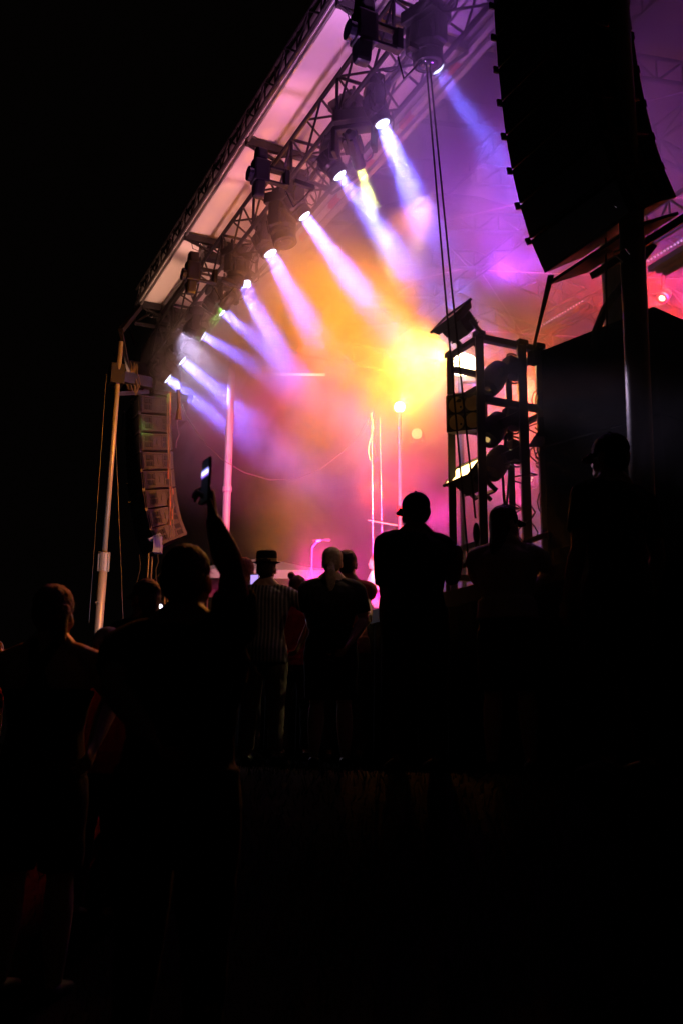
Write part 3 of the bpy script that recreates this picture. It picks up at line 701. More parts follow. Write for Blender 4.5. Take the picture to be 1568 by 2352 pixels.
# black covered speaker stack at the right edge
P0, P1 = at(1500, 700, 7.2), at(1240, 805, 8.03)
root = empty('speaker_stack', (P0.x, P0.y, .95), 0, 'black covered speaker stack under the hanging array at right', 'speaker stack')
d1 = Vector((P1.x - P0.x, P1.y - P0.y, 0)); d1.normalize(); n1 = Vector((d1.y, -d1.x, 0)); W1 = math.hypot(P1.x - P0.x, P1.y - P0.y); zt = (P0.z + P1.z) / 2
rt = Matrix((d1, n1 * -1, UP)).transposed()
mb = MB(); zz = .95; hs = (zt - .95) / 4
for k in range(4):
    c = Vector((P0.x, P0.y, 0)) + d1 * W1 / 2 + n1 * .7
    mb = MB(); mb.box(c + UP * (.95 + hs * (k + .5)), (W1 - .004 * (k % 2), 1.4, hs - .012), rt); wb(mb, root, 'cabinet', 'drape', bevel=.012)
mb = MB(); mb.tube(at(1236, 955, 8.0), at(1250, 957, 8.0), .012); wb(mb, root, 'handle', 'blackm')
mb = MB(); A = at(1243, 962, 8.1); mb.prism([(0, 0), (.12, .17), (.12, -.0)], 0, .3); 
for v in mb.bm.verts: v.co = at(1226, 1002, 8.15) + Matrix.Rotation(SANG * 0, 3, 'Z') @ v.co
o = mb.build('monitor_wedge', 'blackm'); tag(o, 'small black wedge speaker jutting out left of the covered stack', 'speaker')
mb = MB(); pts = [(1568, 470), (1500, 560), (1440, 660), (1400, 720), (1372, 760)]
mb.path([at(x, y, 6.9 + .1 * i) for i, (x, y) in enumerate(((1500, 560), (1460, 610), (1420, 665), (1388, 710), (1368, 760), (1365, 800)))], .03, 8); o = mb.build('thick_cable', 'rope'); tag(o, 'thick black cable curving from behind the near mast onto the stack', 'cable')
mb = MB(); mb.path([at(1390, 540, 6.7), at(1391, 650, 6.7), at(1393, 760, 6.7)], .007, 6); o = mb.build('rope', 'rope'); tag(o, 'thin black line hanging straight in front of the pale near column', 'rope')

# ---------------------------------------------------------------- things upstage
def led_batten(label, p, q, dots):
    root = empty('led_batten', p, 0, label, 'stage light', 'led battens under the roof'); d = q - p; n = Vector((d.y, -d.x, 0)).normalized()
    mb = MB()
    for k in range(3): mb.bar(n * (-.09 * k) , d + n * (-.09 * k), .05, .06)
    mb.build('housing', 'cab', root)
    mb = MB()
    for k in range(dots): mb.ball(d * ((k + .5) / dots) + UP * .07 + n * .04, .011, u=8, v=6)
    mb.build('led_row', 'led_dot', root)
    mb = MB(); lattice(mb, UP * .25, d + UP * .25, (0, 0, 1), .35, .022, .45); mb.build('hanging_frame', 'dalu', root)
b_ = 8.2
u0, u1 = S(*onb(1245, 762, b_)), S(*onb(1345, 704, b_)); led_batten('row of led battens seen above the covered speaker stack', u0, Vector((u1.x, u1.y, u0.z)), 16)
u0, u1 = S(*onb(1492, 618, 6.6)), S(*onb(1600, 548, 6.6)); led_batten('violet lit led batten at the right edge past the mast', u0, Vector((u1.x, u1.y, u0.z)), 14)
mb = MB(); A, B = S(*onb(632, 860, 9.0)), S(*onb(746, 861, 9.0)); B.z = A.z + .0; A, B = at(632, 859, 19), at(746, 861, 19)
mb.tube(A, B, .02, n=10); o = mb.build('tube_light', emit('tube_glow', (1, .72, .45), 5)); tag(o, 'thin white tube light floating in the dark at the back of the stage', 'lamp')
# tall lamp on a pipe
LP = at(917, 935, 16)
root = empty('pipe_lamp', S(*[*s_of(LP)[:2], DZ]), 0, 'blazing round lamp on top of a tall pipe upstage', 'stage light')
mb = MB(); zt = LP.z - DZ; mb.tube((0, 0, 0), (0, 0, zt), .028, n=14); mb.build('pipe', 'galv', root)
mb = MB(); mb.tube((0, 0, zt * .56), (0, 0, zt * .6), .045); mb.build('collar', 'red', root)
mb = MB(); mb.ball((0, 0, zt), .085, u=20, v=14); mb.build('bulb', emit('pipe_lamp_glow', (1, .75, .35), 40), root)
mb = MB(); mb.tube((0, 0, 0), (0, 0, .04), .3, n=24); mb.build('base_plate', 'blackm', root)
mb = MB(); mb.tube((.16, .1, 0), (.16, .1, zt * .62), .016); mb.bar((-.5, .1, zt * .55), (.2, .1, zt * .52), .02); mb.build('side_pipe', 'galv', root)
# round led wash lights
def wash(label, px, py, depth, r, glow):
    c = at(px, py, depth); root = empty('wash_light', c, 0, label, 'stage light', 'round led wash lights upstage'); root.rotation_euler = (CAM - c + Vector((-1.5, 0, 0))).to_track_quat('Z', 'Y').to_euler()
    mb = MB(); mb.lathe([(r * .5, -.2), (r * .95, -.15), (r * 1.05, 0), (r, .01)], (0, 0, 0), (0, 0, 1), 24); mb.build('head', 'blackm', root)
    mb = MB()
    for n_, rr in ((1, 0), (6, .4), (12, .8)):
        for k in range(n_): an = 2 * math.pi * k / n_ + .2 * n_; mb.tube((r * rr * math.cos(an), r * rr * math.sin(an), .01), (r * rr * math.cos(an), r * rr * math.sin(an), .025), r * .135, n=10)
    mb.build('led_cells', glow, root)
    mb = MB(); mb.box((0, -r * 1.5, -.05), (.08, .04, .1)); mb.bar((-r * 1.15, 0, -.05), (-r * 1.15, -r * 1.5, -.05), .03); mb.bar((r * 1.15, 0, -.05), (r * 1.15, -r * 1.5, -.05), .03); mb.bar((-r * 1.15, -r * 1.5, -.05), (r * 1.15, -r * 1.5, -.05), .03); mb.build('yoke', 'blackm', root)
wash('round honeycomb lamp glowing amber right of the blazing one', 957, 996, 15.5, .085, emit('amber_cells', (1, .62, .22), 5))
wash('round honeycomb lamp glowing orange between the tower posts', 1209, 1096, 12.5, .085, emit('orange_cells', (1, .45, .1), 2.5))
# hot lamp behind the tower
hl = at(1062, 838, 11.5)
root = empty('hot_lamp', hl, 0, 'blinding yellow lamp seen through the top of the light tower', 'stage light')
mb = MB(); mb.ball((0, 0, 0), .17, .12, .13, 20, 14); mb.build('bulb', emit('hot_lamp_glow', (1, .78, .35), 45), root)
mb = MB(); mb.box((.12, .2, .0), (.22, .1, .3)); mb.build('housing', 'blackm', root, bevel=.02)
mb = MB(); mb.tube((0, .25, 0), (0, .25, DZ - hl.z), .03); mb.build('stand', 'blackm', root)
# small lamp in the red at the right edge
rl = at(1520, 684, 11)
root = empty('spot_lamp', rl, 0, 'small yellow white spot glowing in the red smoke at the right edge', 'stage light')
mb = MB(); mb.lathe([(.03, -.16), (.07, -.1), (.075, 0), (.06, .01)], (0, 0, 0), (-.5, -.4, -.7), 18); mb.build('head', 'blackm', root)
mb = MB(); mb.lathe([(.012, .016), (.035, .012)], (0, 0, 0), (-.5, -.4, -.7), 18); mb.build('lens', GL['y'], root)
mb = MB(); mb.tube((0, 0, 0), (.05, 0, .5), .02); mb.build('yoke', 'blackm', root)
lamp_spot('spot_lamp_light', rl + Vector((-.5, -.4, -.7)) * .06, rl + Vector((-.5, -.25, -.75)) * 2, (1, .8, .35), 260, 11, .05)
# chains and hoist line
for (x0, y0, x1, y1, r, lab, ch) in ((853, 948, 856, 1275, .013, 'pale hoist chain with a knotted loop beside the tall lamp', True), (872, 958, 877, 1260, .007, 'thin chain right of the knotted hoist chain', False)):
    mb = MB(); A, B = at(x0, y0, 14.5), at(x1, y1, 14.5); n = 60
    for k in range(n):
        p = A.lerp(B, k / n); q = A.lerp(B, (k + .8) / n); mb.bar(p, q, r * (1.5 if k % 2 else .7), r * (.7 if k % 2 else 1.5))
    if ch:
        mb.path([at(851 + 5 * math.sin(t * .5), 950 + 9 * t, 14.5) for t in range(13)], .01, 5); mb.path([at(857 - 4 * math.sin(t * .5), 945 + 9 * t, 14.5) for t in range(13)], .01, 5)
    o = mb.build('hoist_chain', 'chain'); tag(o, lab, 'chain', 'hoist chains upstage')
# microphone on a stand
mp = at(716, 1330, 13.2); mp.z = DZ
root = empty('microphone_stand', mp, 0, 'tall straight microphone stand in front of the magenta smoke', 'microphone stand')
mt = at(740, 1240, 13.2) - mp; js = at(717, 1258, 13.2) - mp
mb = MB(); mb.tube((0, 0, 0), (0, 0, js.z * .6), .014, n=10); mb.tube((0, 0, js.z * .6), js, .010, n=10); mb.tube((0, 0, js.z * .58), (0, 0, js.z * .63), .02, n=10); mb.build('pole', 'chain', root)
mb = MB(); mb.tube((0, 0, 0), (0, 0, .03), .14, n=24); mb.build('base', 'blackm', root)
mb = MB(); mb.tube(js, mt + Vector((-.06, 0, -.02)), .009); mb.tube(mt + Vector((-.08, 0, -.02)), mt + Vector((-.02, 0, -.005)), .02); mb.build('boom', 'chain', root)
mb = MB(); mb.lathe([(.008, -.13), (.013, -.12), (.017, .0), (.02, .03), (.027, .04), (.03, .07), (.027, .1), (.014, .115)], (0, 0, 0), (1, 0, .03), 16); o = mb.build('microphone', 'dalu', loc=mp + mt); tag(o, 'handheld microphone lying level in its stand clip', 'microphone')
# floor monitor and keyboard before the performer
kb = at(845, 1352, 15.0); root = empty('keyboard', kb, 0, 'white edged keyboard under the pale performer\'s hands', 'keyboard'); root.location.z = kb.z
mb = MB(); mb.box((0, 0, 0), (.8, .3, .07)); mb.build('case', 'white', root, bevel=.01)
mb = MB()
for k in range(28): mb.box((-.36 + k * .0265, -.05, .04), (.024, .15, .014))
mb.build('keys', 'white', root)
for s in (-1, 1): mb = MB(); mb.bar((s * .3, 0, -.03), (-s * .25, 0, DZ - kb.z), .03); mb.build('stand_leg', 'blackm', root)
# amplifier standing on the deck behind the microphone
ap = at(806, 1320, 15.5); ap.z = DZ; root = empty('guitar_amplifier', ap, R(-20), 'tall narrow amplifier faint in the lilac smoke behind the ponytail woman', 'amplifier')
mb = MB(); mb.box((0, 0, .5), (.42, .32, 1.0)); mb.build('cabinet', 'dalu', root, bevel=.02)
mb = MB(); mb.box((0, -.165, .42), (.36, .015, .7)); mb.build('grille', 'grille', root)
mb = MB(); mb.box((0, -.165, .88), (.36, .015, .12)); pn_ = mb.build('control_panel', 'cab', root)
for k in range(6): mb = MB(); mb.tube((-.14 + k * .056, -.17, .88), (-.14 + k * .056, -.19, .88), .012, n=10); mb.build('knob', 'chain', pn_)
mb = MB(); mb.path([(-.1, 0, 1.0), (-.09, 0, 1.03), (.09, 0, 1.03), (.1, 0, 1.0)], .01, 6); mb.build('handle', 'rope', root)
# canopy tent far behind
tp = at(604, 1284, 30); root = empty('canopy_tent', (tp.x, tp.y, .95), 0, 'pale peaked canopy tent far beyond the crowd', 'tent')
hw, ez, pz = 1.9, at(604, 1335, 30).z - .95, tp.z - .95
mb = MB()
for (x0, y0, x1, y1) in ((-hw, -hw, hw, -hw), (hw, -hw, hw, hw), (hw, hw, -hw, hw), (-hw, hw, -hw, -hw)):
    mb.quad([(x0, y0, ez), (x1, y1, ez), (x1 * .05, y1 * .05, pz), (x0 * .05, y0 * .05, pz)]); mb.quad([(x0, y0, ez - .25), (x1, y1, ez - .25), (x1, y1, ez), (x0, y0, ez)])
mb.build('canopy', 'fabric', root)
for x in (-1, 1):
    for y in (-1, 1): mb = MB(); mb.tube((x * hw * .98, y * hw * .98, 0), (x * hw * .98, y * hw * .98, ez), .025); mb.build('leg', 'alu', root)
# small lighting stand near the far array
root = empty('truss_tower', at(352, 1560, 15.2), 0, 'slim lattice tower with a pale lamp under the far speaker array', 'tower'); root.location.z = .95
o0 = root.location; mb = MB(); h = at(352, 1262, 15.2).z - .95
for (x, y) in ((-.14, -.14), (.14, -.14), (.14, .14), (-.14, .14)): mb.tube((x, y, 0), (x, y, h), .018)
for k in range(int(h / .28)):
    z = k * .28; s = 1 if k % 2 else -1
    mb.tube((-.14 * s, -.14, z), (.14 * s, -.14, z + .28), .009, n=5); mb.tube((.14, -.14 * s, z), (.14, .14 * s, z + .28), .009, n=5); mb.tube((-.14, -.14 * s, z), (-.14, .14 * s, z + .28), .009, n=5)
mb.build('lattice', 'dalu', root)
mb = MB(); mb.box((-.03, 0, h + .16), (.12, .16, .26)); mb.box((-.08, 0, h + .28), (.2, .16, .03), Matrix.Rotation(-.5, 3, 'Y')); mb.build('lamp', mat('blue_case', (.3, .36, .6), .5), root)
mb = MB(); mb.path([(-.3 + .03 * math.sin(t), -.1, h - .02 - .12 * t) for t in range(12)], .01, 6); mb.path([(.0 + .02 * math.sin(t * 2), -.16, h - .02 - .12 * t) for t in range(12)], .012, 6); mb.build('cable', 'rope', root)
# guy wires
for (pts, lab, r) in ((((245, 860), (205, 1430)), 'thin guy wire left of the leaning mast', .004), (((266, 990), (284, 1440)), 'thin orange lit guy wire right of the leaning mast', .004)):
    mb = MB(); mb.tube(at(*pts[0], 14.4), at(*pts[1], 14), r, n=6); o = mb.build('guy_wire', 'dalu'); tag(o, lab, 'wire', 'guy wires of the leaning mast')
# barrier in front of the stage, pipe on the ground
def gz(p): return ground_z(p.x, p.y)
bar0, bar1 = at(1028, 1312, 8.0), at(1262, 1225, 7.2)
root = empty('crowd_barrier', (bar0.x, bar0.y, gz(bar0)), 0, 'low black rail between the crowd and the stage corner', 'barrier')
mb = MB(); mb.tube(bar0, bar1, .022); mb.tube(bar0 - UP * .25, bar1 - UP * .25, .015); wb(mb, root, 'top_rail', 'blackm')
for t in (0, .5, 1): p = bar0.lerp(bar1, t); mb = MB(); mb.tube(p, Vector((p.x, p.y, gz(p))), .02); wb(mb, root, 'leg', 'blackm')
pp0, pp1 = at(1108, 1617, 7.6), at(1370, 1615, 7.6)
for p in (pp0, pp1): p.z = gz(p) + .06
mb = MB(); mb.tube(pp0, pp1, .045, n=14); mb.tube(pp0.lerp(pp1, .85), pp0.lerp(pp1, 1.02), .055, n=14); o = mb.build('ground_pipe', 'alu'); tag(o, 'pale pipe lying on the dark ground behind the legs at right', 'pipe')
mb = MB(); pa = pp0.lerp(pp1, 0) + UP * .2 + Vector((0, .3, 0)); mb.path([pa.lerp(pp1 + Vector((0, .3, .05)), t / 8) + UP * .02 * math.sin(t) for t in range(9)], .008, 6); o = mb.build('ground_cable', 'cable'); tag(o, 'thin cable lying behind the pale pipe on the ground', 'cable')
# ---------------------------------------------------------------- people
from mathutils import noise as mnoise
from mathutils.bvhtree import BVHTree
def fuse(mb, voxel, smooth_it=4, wr=0., wf=9., post=None):
    """welds overlapping closed shapes into one continuous skin"""
    me = bpy.data.meshes.new('tmp'); mb.bm.normal_update(); bmesh.ops.recalc_face_normals(mb.bm, faces=mb.bm.faces); mb.bm.to_mesh(me); mb.bm.free()
    o = bpy.data.objects.new('tmp', me); COL.objects.link(o)
    m = o.modifiers.new('r', 'REMESH'); m.mode = 'VOXEL'; m.voxel_size = voxel; m.adaptivity = 0
    s = o.modifiers.new('s', 'SMOOTH'); s.factor = .5; s.iterations = smooth_it
    dg = bpy.context.evaluated_depsgraph_get(); out = bpy.data.meshes.new_from_object(o.evaluated_get(dg), depsgraph=dg)
    bpy.data.objects.remove(o); bpy.data.meshes.remove(me)
    if wr > 0 or post:
        ns = [v.normal.copy() for v in out.vertices]
        for v, n in zip(out.vertices, ns):
            if wr > 0:
                p = Vector((v.co.x, v.co.y, v.co.z * .75)) * wf
                k = mnoise.noise(p) + .5 * mnoise.noise(p * 2.3 + Vector((3, 1, 2)))
                v.co += n * (wr * (abs(k) * 1.6 - .35))
            if post: post(v, n)
    for p in out.polygons: p.use_smooth = True
    return out
def mobj(name, me, m, parent):
    me.materials.clear(); me.materials.append(M[m] if isinstance(m, str) else m); me.name = name
    o = bpy.data.objects.new(name, me); COL.objects.link(o); o.parent = parent; return o
def hand(mb, w, d, pn, th, curl=.5, k=1.0):
    """w wrist, d direction of the hand, pn palm normal, th side the thumb is on"""
    d = d.normalized(); pn = (pn - d * pn.dot(d)).normalized(); th = (th - d * th.dot(d) - pn * th.dot(pn)).normalized()
    fr = [(th, pn)] * 4
    mb.loft([(w - d * .01 * k, .026 * k, .019 * k), (w + d * .025 * k, .034 * k, .016 * k), (w + d * .065 * k, .041 * k, .0145 * k), (w + d * .092 * k, .038 * k, .012 * k)], 12, True, fr)
    for i, (off, ln, r) in enumerate(((.030, .074, .0086), (.0102, .083, .009), (-.0098, .078, .0087), (-.029, .062, .0078))):
        p = w + d * (.082 - abs(off) * .15) * k + th * off * k; ang = .15 + .1 * i * curl; dd = d; pts = [(p, r * k, r * k)]
        spread = th * off * 1.6
        for sgm, fr_ in enumerate((.45, .3, .25)):
            ang += curl * (.55, .8, .6)[sgm]
            v = (d * math.cos(ang) + pn * math.sin(ang) + spread * (1 - curl)).normalized()
            p = p + v * ln * fr_ * k; pts.append((p, r * (.95, .86, .7)[sgm] * k, r * (.95, .86, .7)[sgm] * k))
        mb.loft(pts, 8)
    p = w + d * .018 * k + th * .026 * k; v = (d * .75 + th * .75 + pn * .25).normalized(); q = p + v * .04 * k; v2 = (d * .9 + th * .25 + pn * .45 * (1 + curl)).normalized(); q2 = q + v2 * .03 * k
    mb.loft([(p - v * .01 * k, .013 * k, .013 * k), (q, .0105 * k, .0105 * k), (q2, .0095 * k, .009 * k), (q2 + v2 * .022 * k, .007 * k, .0065 * k)], 8)
SK = {'tan': mat('skin_tan', (.42, .25, .17), .48, 0, .12, 12, .06, 80), 'pale': mat('skin_pale', (.62, .42, .34), .45, 0, .1, 12, .06, 80), 'brown': mat('skin_brown', (.24, .13, .08), .48, 0, .12, 12, .06, 80)}
def cloth(name, c, n=.2): return mat(name, c, .88, 0, n, 22, .35, 160)
def stripe_mat():
    m = cloth('striped_shirt_cloth', (.3, .3, .3)); nt = m.node_tree; b = nt.nodes['Principled BSDF']
    tc = nt.nodes.new('ShaderNodeTexCoord'); sp_ = nt.nodes.new('ShaderNodeSeparateXYZ'); w = nt.nodes.new('ShaderNodeMath'); w.operation = 'SINE'; mu = nt.nodes.new('ShaderNodeMath'); mu.operation = 'MULTIPLY'; mu.inputs[1].default_value = 210
    g = nt.nodes.new('ShaderNodeMath'); g.operation = 'GREATER_THAN'; g.inputs[1].default_value = .25; mx = nt.nodes.new('ShaderNodeMix'); mx.data_type = 'RGBA'; mx.inputs[6].default_value = (.06, .055, .06, 1); mx.inputs[7].default_value = (.26, .24, .24, 1)
    L = nt.links.new; L(tc.outputs['Object'], sp_.inputs[0]); L(sp_.outputs[0], mu.inputs[0]); L(mu.outputs[0], w.inputs[0]); L(w.outputs[0], g.inputs[0]); L(g.outputs[0], mx.inputs[0]); L(mx.outputs[2], b.inputs['Base Color']); return m
CL = {'black': cloth('black_cotton', (.014, .013, .014)), 'dark': cloth('dark_denim', (.02, .022, .03)), 'grey': cloth('light_grey_tee', (.6, .57, .55)), 'redp': cloth('red_polo_cloth', (.35, .04, .04)),
      'stripe': stripe_mat(), 'khaki': cloth('khaki_cloth', (.16, .13, .10)), 'white': cloth('white_cloth', (.7, .7, .72)), 'blue': cloth('blue_bandana_cloth', (.06, .12, .45)), 'hatc': cloth('black_felt', (.012, .012, .012)), 'band': cloth('tan_hat_band', (.5, .36, .18)), 'teal': cloth('teal_cloth', (.05, .3, .35))}
def hairm(n, c): return mat(n, c, .5, 0, .45, 60, .6, 220)
HR = {'dark': hairm('dark_hair', (.02, .012, .008)), 'brown': hairm('brown_hair', (.10, .05, .025)), 'blond': hairm('greying_blond_hair', (.42, .33, .24)), 'red': hairm('auburn_hair', (.22, .07, .03))}

def person(label, px, ytop, depth, yaw=0, pose=None, skin='tan', shirt='black', legs='dark', hair='dark', style='short', hat=None, tank=False, sleeve=.6, build_=1.0, vox=.0068, headturn=0, H=None, zbase=None, curl=.5, long_shirt=0, detail=True):
    pose = pose or {}
    top = at(px, ytop, depth); gx, gy = top.x, top.y
    zb = ground_z(gx, gy) if zbase is None else zbase
    H = H or top.z - zb; H -= .02 if hat else 0
    root = empty('person', (gx, gy, zb), R(yaw), label, 'person')
    inv = (Matrix.Translation(root.location) @ Matrix.Rotation(R(yaw), 4, 'Z')).inverted()
    k = build_; J = {}
    for s, n in ((-1, 'L'), (1, 'R')):
        J['hip' + n] = Vector((s * .052 * k, 0, .5)); J['knee' + n] = Vector((s * .062, .012, .275)); J['ank' + n] = Vector((s * .07, -.005, .045))
        J['sh' + n] = Vector((s * .103 * k, -.004, .80)); J['elb' + n] = Vector((s * .135 * k, -.015, .635)); J['wri' + n] = Vector((s * .138 * k, .045, .49))
    for n in J: J[n] = J[n] * H
    for n, v in pose.items():
        if n in ('handL', 'handR'): continue
        J[n] = (inv @ at(*v)) if len(v) == 3 and v[0] > 3 else Vector(v) * H
    h = H; X, Y, Z = Vector((1, 0, 0)), Vector((0, 1, 0)), Vector((0, 0, 1)); fr = lambda n: [(X, Y)] * n
    TOR = [(.47, .084, .062, .0), (.505, .097, .07, -.004), (.54, .096, .07, -.006), (.59, .086, .062, 0), (.63, .081, .058, .004), (.68, .088, .062, .004), (.73, .1, .066, .002), (.775, .108, .064, -.002), (.805, .098, .055, -.004), (.83, .058, .042, -.006), (.85, .034, .034, -.002), (.885, .031, .033, .006)]
    def torso(mb, lo, hi, g=1., add=0.):
        rs = [(Vector((0, y, z)) * h, (rx * k * g + add) * h, (ry * k * g + add) * h) for z, rx, ry, y in TOR if lo <= z <= hi]
        mb.loft(rs, 20, True, fr(len(rs)))
    def limb(mb, pts, g=1., add=0.):
        P = []
        for (a, ra), (b, rb) in zip(pts, pts[1:]):
            for t in (0, .25, .5, .75):
                bulge = 1 + .06 * math.sin(math.pi * t); P.append((a.lerp(b, t), (ra + (rb - ra) * t) * bulge))
        P.append(pts[-1])
        mb.loft([(p, (r * g + add) * h, (r * g + add) * h) for p, r in P], 12)
    mb = MB()
    torso(mb, .47, .9)
    for s, n in ((-1, 'L'), (1, 'R')):
        a, e, w = J['sh' + n], J['elb' + n], J['wri' + n]; limb(mb, [(Vector((s * .012, -.008, .868)) * h, .026), (Vector((s * .05, -.008, .828)) * h, .026 * k), (a, .030 * k)])
        mb.ball(a, .032 * h * k, .031 * h, .034 * h, 12, 8)
        limb(mb, [(a, .030 * k), (a.lerp(e, .45), .0275 * k), (e, .0225), (e.lerp(w, .3), .024 * k), (w, .0145)])
        hd = pose.get('hand' + n); dw = (w - e).normalized()
        if hd: hand(mb, w, Vector(hd[0]), Vector(hd[1]), Vector(hd[2]), hd[3], h / 1.75)
        else: hand(mb, w, dw, Vector((-s, 0, 0)) + dw * .01, Vector((0, 1, 0)), curl, h / 1.75)
        hp, kn, an = J['hip' + n], J['knee' + n], J['ank' + n]
        limb(mb, [(hp + Z * .02 * h, .052 * k), (hp.lerp(kn, .4), .046 * k), (kn, .032), (kn.lerp(an, .35), .033 * k), (an, .02)])
        mb.loft([(an + Vector((0, -.03, -.02)) * h, .018 * h, .02 * h), (an + Vector((0, .02, -.02)) * h, .022 * h, .022 * h), (an + Vector((0, .08, -.03)) * h, .024 * h, .014 * h), (an + Vector((0, .115, -.034)) * h, .016 * h, .009 * h)], 12)
    # head
    hb = MB(); hh = h if H > 1.4 else h * 1.0; hs = 1.0 if H > 1.4 else 1.25
    def hp_(x, y, z): return Vector((x, y, z)) * hs
    O = Vector((0, .006, .885)) * h; ht = Matrix.Rotation(R(headturn), 3, 'Z')
    def hball(c, rx, ry, rz, u=16, v=12): hb.ball(O + ht @ (hp_(*c) * h), rx * h * hs, ry * h * hs, rz * h * hs, u, v, ht)
    hball((0, -.004, .058), .0435, .055, .050, 24, 16); hball((0, .02, .026), .035, .036, .042, 20, 14)
    hball((0, .046, -.002), .015, .012, .012); hball((-.019, .03, .02), .016, .018, .018); hball((.019, .03, .02), .016, .018, .018)
    hball((0, .042, .052), .028, .014, .009)                    # brow
    hball((0, .0565, .030), .0075, .011, .009); hball((0, .054, .04), .005, .008, .014)   # nose
    hball((0, .0525, .0145), .0135, .006, .0035); hball((0, .0515, .009), .012, .006, .0035)   # lips
    for s in (-1, 1): hball((s * .0445, -.004, .034), .006, .013, .018, 12, 8); hball((s * .043, .004, .026), .008, .008, .01, 8, 6)
    hb.loft([(O - Z * .02 * h, .031 * h, .033 * h), (O + Vector((0, .004, .02)) * h, .033 * h, .036 * h)], 14, True, fr(2))
    tmp = bpy.data.meshes.new('t'); hb.bm.to_mesh(tmp); hb.bm.free(); mb.bm.from_mesh(tmp); bpy.data.meshes.remove(tmp)
    eyes = [O + ht @ (hp_(s * .0165, .047, .0405) * h) for s in (-1, 1)]
    fdir = ht @ Y
    def sock(v, n):
        for e in eyes:
            dd = (v.co - e).length / (.012 * h * hs)
            if dd < 1.3: v.co -= fdir * (.0065 * h * hs * max(0, 1 - (dd / 1.3) ** 2))
    mobj('body', fuse(mb, vox, 3, 0, 1, sock), SK[skin], root)
    if detail:
        for e in eyes:
            eb = MB(); eb.mi = 0; eb.ball(e - fdir * .006 * h * hs, .0068 * h * hs, u=12, v=8); eb.mi = 1; eb.ball(e - fdir * (.006 - .0028) * h * hs, .0042 * h * hs, u=10, v=6); eb.build('eye', [SK_EYE, SK_IRIS], root, smooth=True)
    # clothes
    v2 = max(vox, .0085) * 1.15
    if shirt:
        sb_ = MB(); lo = .505 - long_shirt
        if tank:
            torso(sb_, .5, .74, 1.05, .006)
            for s in (-1, 1): sb_.loft([(Vector(p) * h, ra * h, rb * h) for p, ra, rb in (((s * .05, .045, .73), .02, .02), ((s * .05, .032, .82), .012, .012), ((s * .044, -.004, .862), .012, .01), ((s * .032, -.036, .85), .013, .012), ((s * .014, -.066, .805), .016, .013), ((0, -.07, .77), .018, .012), ((0, -.066, .72), .04, .014))], 10)
        else:
            torso(sb_, lo, .84, 1.03, .007); sb_.loft([(Vector((0, -.004, .8)) * h, (.1 * k + .006) * h, .062 * h), (Vector((0, -.006, .842)) * h, .045 * h, .044 * h)], 18, True, fr(2))
            for s, n in ((-1, 'L'), (1, 'R')):
                a, e, w = J['sh' + n], J['elb' + n], J['wri' + n]; sb_.ball(a, .038 * h * k, .038 * h, .037 * h, 12, 8); limb(sb_, [(Vector((s * .03, -.007, .832)) * h, .03), (Vector((s * .055, -.007, .822)) * h, .031 * k), (a, .036 * k)])
                if sleeve <= 1: limb(sb_, [(a, .038 * k), (a.lerp(e, sleeve), .0365 * k)])
                else: limb(sb_, [(a, .037 * k), (e, .031), (e.lerp(w, sleeve - 1), .026)])
            sb_.loft([(Vector((0, -.003, lo - .008)) * h, (.097 * k * 1.05 + .01) * h, (.07 * k + .012) * h), (Vector((0, -.002, lo + .07)) * h, (.094 * k * 1.03 + .008) * h, (.067 * k + .01) * h)], 20, True, fr(2))
        so = mobj('shirt', fuse(sb_, v2, 3, .006 if not tank else .003, 9), CL[shirt], root)
    tb = MB(); torso(tb, .47, .6, 1.01, .003)
    for n in 'LR':
        hp, kn, an = J['hip' + n], J['knee' + n], J['ank' + n]
        tb.ball(hp, .055 * h * k, .056 * h * k, .055 * h, 12, 8)
        limb(tb, [(hp + Z * .02 * h, .056 * k), (hp.lerp(kn, .5), .050 * k), (kn, .039 * k), (kn.lerp(an, .5), .036), (kn.lerp(an, .93), .034)] if legs != 'shorts' else [(hp + Z * .02 * h, .058 * k), (hp.lerp(kn, .5), .054 * k), (hp.lerp(kn, .9), .05 * k)])
    mobj('trousers' if legs != 'shorts' else 'shorts', fuse(tb, v2, 3, .006, 7), CL['dark' if legs == 'shorts' else legs], root)
    for n in 'LR':
        an = J['ank' + n]; fb = MB()
        fb.loft([(an + Vector((0, -.036, -.026)) * h, .02 * h, .022 * h), (an + Vector((0, .02, -.02)) * h, .027 * h, .027 * h), (an + Vector((0, .08, -.027)) * h, .029 * h, .019 * h), (an + Vector((0, .125, -.031)) * h, .018 * h, .013 * h)], 14); fb.build('shoe', 'black', root, smooth=True)
    # hair
    hb = MB(); hr = random.Random(int(px))
    if style != 'none':
        g = 1.07 if style == 'short' else 1.12
        hball_ = lambda c, rx, ry, rz: hb.ball(O + ht @ (hp_(*c) * h), rx * h * hs, ry * h * hs, rz * h * hs, 20, 14, ht)
        hball_((0, -.009, .064), .0435 * g, .052 * g, .047 * g); hball_((0, -.026, .04), .041 * g, .036 * g, .045 * g)
        if style == 'long':
            hb.loft([(O + ht @ (hp_(0, -.02, .05) * h), .047 * h, .045 * h), (O + ht @ (hp_(0, -.032, .0) * h), .05 * h, .035 * h), (O + ht @ (hp_(0, -.045, -.06) * h), .052 * h, .028 * h), (O + ht @ (hp_(0, -.052, -.12) * h), .038 * h, .018 * h)], 14)
